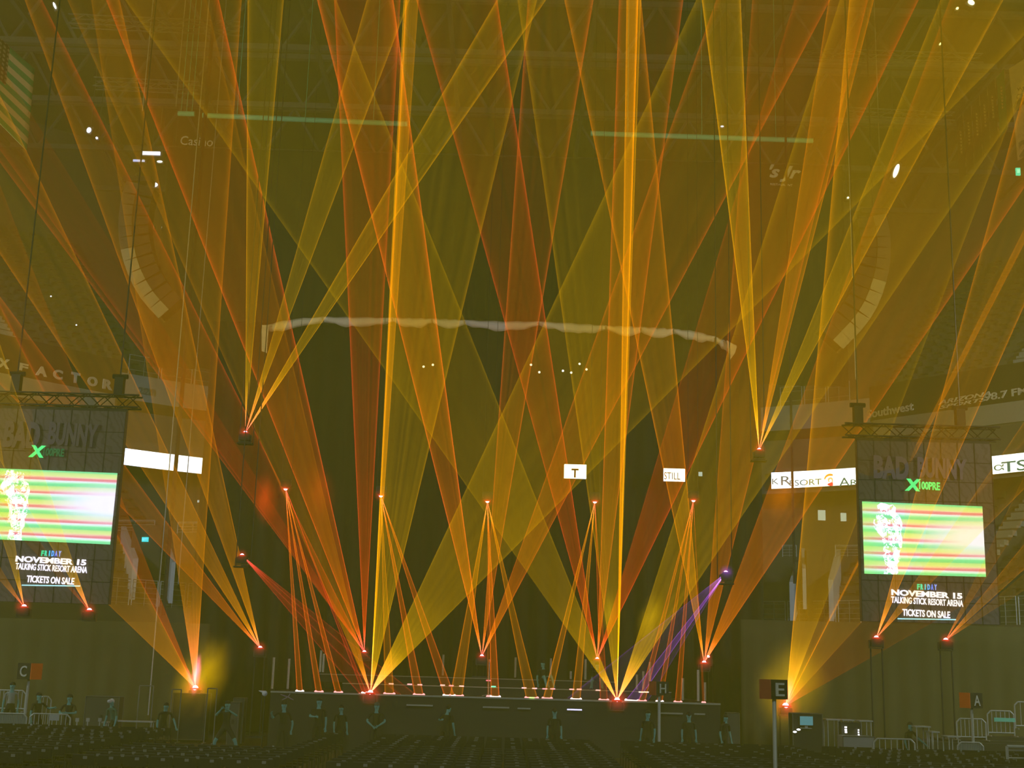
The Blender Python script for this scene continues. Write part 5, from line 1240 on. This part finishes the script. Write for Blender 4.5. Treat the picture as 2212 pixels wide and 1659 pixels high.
person(147, 45, 'person in black with folded arms behind the barricade at left', DKC, DK2, 0, 1.78, dict(elbowL=(.28, -.08, 1.14), wristL=(.02, -.24, 1.14), elbowR=(-.28, -.08, 1.14), wristR=(-.02, -.26, 1.10)))
person(248, 45.4, 'person with a white cap leaning over in front of the long low case', (.05, .16, .09), DK2, -.5, 1.7, dict(lean=.35), cap=(.7, .72, .6))
person(352, 45.5, 'person in black bending down left of centre, arm hanging to the right', DKC, DK2, .5, 1.75, dict(lean=.55, hip=.85, kneeL=(.12, -.12, .46), wristL=(.34, -.50, .78), elbowL=(.30, -.32, 1.0)))
person(490, 42.8, 'person in black shorts striding toward the camera at left centre, bare lower legs apart', DKC, DK2, .0, 1.78,
       dict(kneeL=(.33, -.06, .50), ankleL=(.42, .06, .10), kneeR=(-.31, -.04, .50), ankleR=(-.38, .05, .09), elbowL=(.34, -.12, 1.28), wristL=(.10, -.34, 1.46), elbowR=(-.33, -.1, 1.28), wristR=(-.12, -.3, 1.48)), shorts=True)
person(612, 43.2, 'person in black holding a white phone low, standing before the left part of the stage', DKC, DK2, .35, 1.80,
       dict(elbowR=(-.36, -.08, 1.22), wristR=(-.42, -.28, 1.36), elbowL=(.30, -.02, 1.08), wristL=(.24, -.20, .84)))
tag((lambda m: (m.box(at(590, 1616, 42.9), (.05, .02, .14)), m.build('paper_cup', paint('cup_white', (.85, .9, .75), .5)))[1])(MB()), 'small white cup on a chair below the person holding a phone', 'cup')
person(688, 45.3, 'person in black standing very straight before the stage, one hand at the chest', DKC, DKC, 0, 1.90, dict(elbowR=(-.26, -.1, 1.16), wristR=(-.06, -.26, 1.16)))
person(736, 45.6, 'person in black seen behind the chairs, left of the one in the printed shirt', DKC, DKC, .4, 1.66)
person(813, 45.0, 'person in a black printed shirt with hands joined, below the bright left projector', DKC, DK2, 0, 1.80, dict(elbowL=(.30, -.06, 1.14), wristL=(.10, -.28, 1.00), elbowR=(-.30, -.06, 1.14), wristR=(-.08, -.28, .98)), hair=(.12, .12, .09))
person(962, 45.6, 'person in black with the back turned and arm bent before the stage, left of centre', DKC, DKC, 2.6, 1.80, dict(lean=.3, elbowL=(.32, -.1, 1.2), wristL=(.2, -.34, 1.22)))
person(1198, 45.9, 'person in a dark hat standing dimly before the centre of the stage', DKC, DKC, 0, 1.74, cap=(.02, .02, .015))
person(1400, 45.3, 'person in black shorts standing just left of the letter H post', DKC, DK2, -.5, 1.78, shorts=True)
person(1488, 46, 'person in a dark cap standing before the right part of the stage', DKC, DKC, 0, 1.74, cap=(.02, .02, .015))
person(1562, 46.2, 'person looking down in black right of the stage end', DKC, DKC, .6, 1.70, dict(lean=.2))
person(1961, 44.6, 'person in black with a bare arm reaching down to the pale table at right', DK2, DKC, .5, 1.66, dict(lean=.15, elbowL=(.36, -.12, 1.16), wristL=(.50, -.30, .98)))
person(1170, 51.3, 'performer in black sitting on the stage right of centre, bare legs bent', DKC, DKC, .5, 1.70, dict(hip=.30, kneeL=(.16, -.40, .55), ankleL=(.18, -.62, .10), kneeR=(-.16, -.40, .52), ankleR=(-.16, -.60, .10)), zf=z1, shorts=True)
person(1293, 51.3, 'performer in black crouching on the stage above the right edge projector', DKC, DKC, -.4, 1.70, dict(hip=.34, kneeL=(.18, -.34, .50), ankleL=(.2, -.20, .10), kneeR=(-.18, -.40, .42), ankleR=(-.2, -.24, .10), lean=.4), zf=z1, shorts=True)
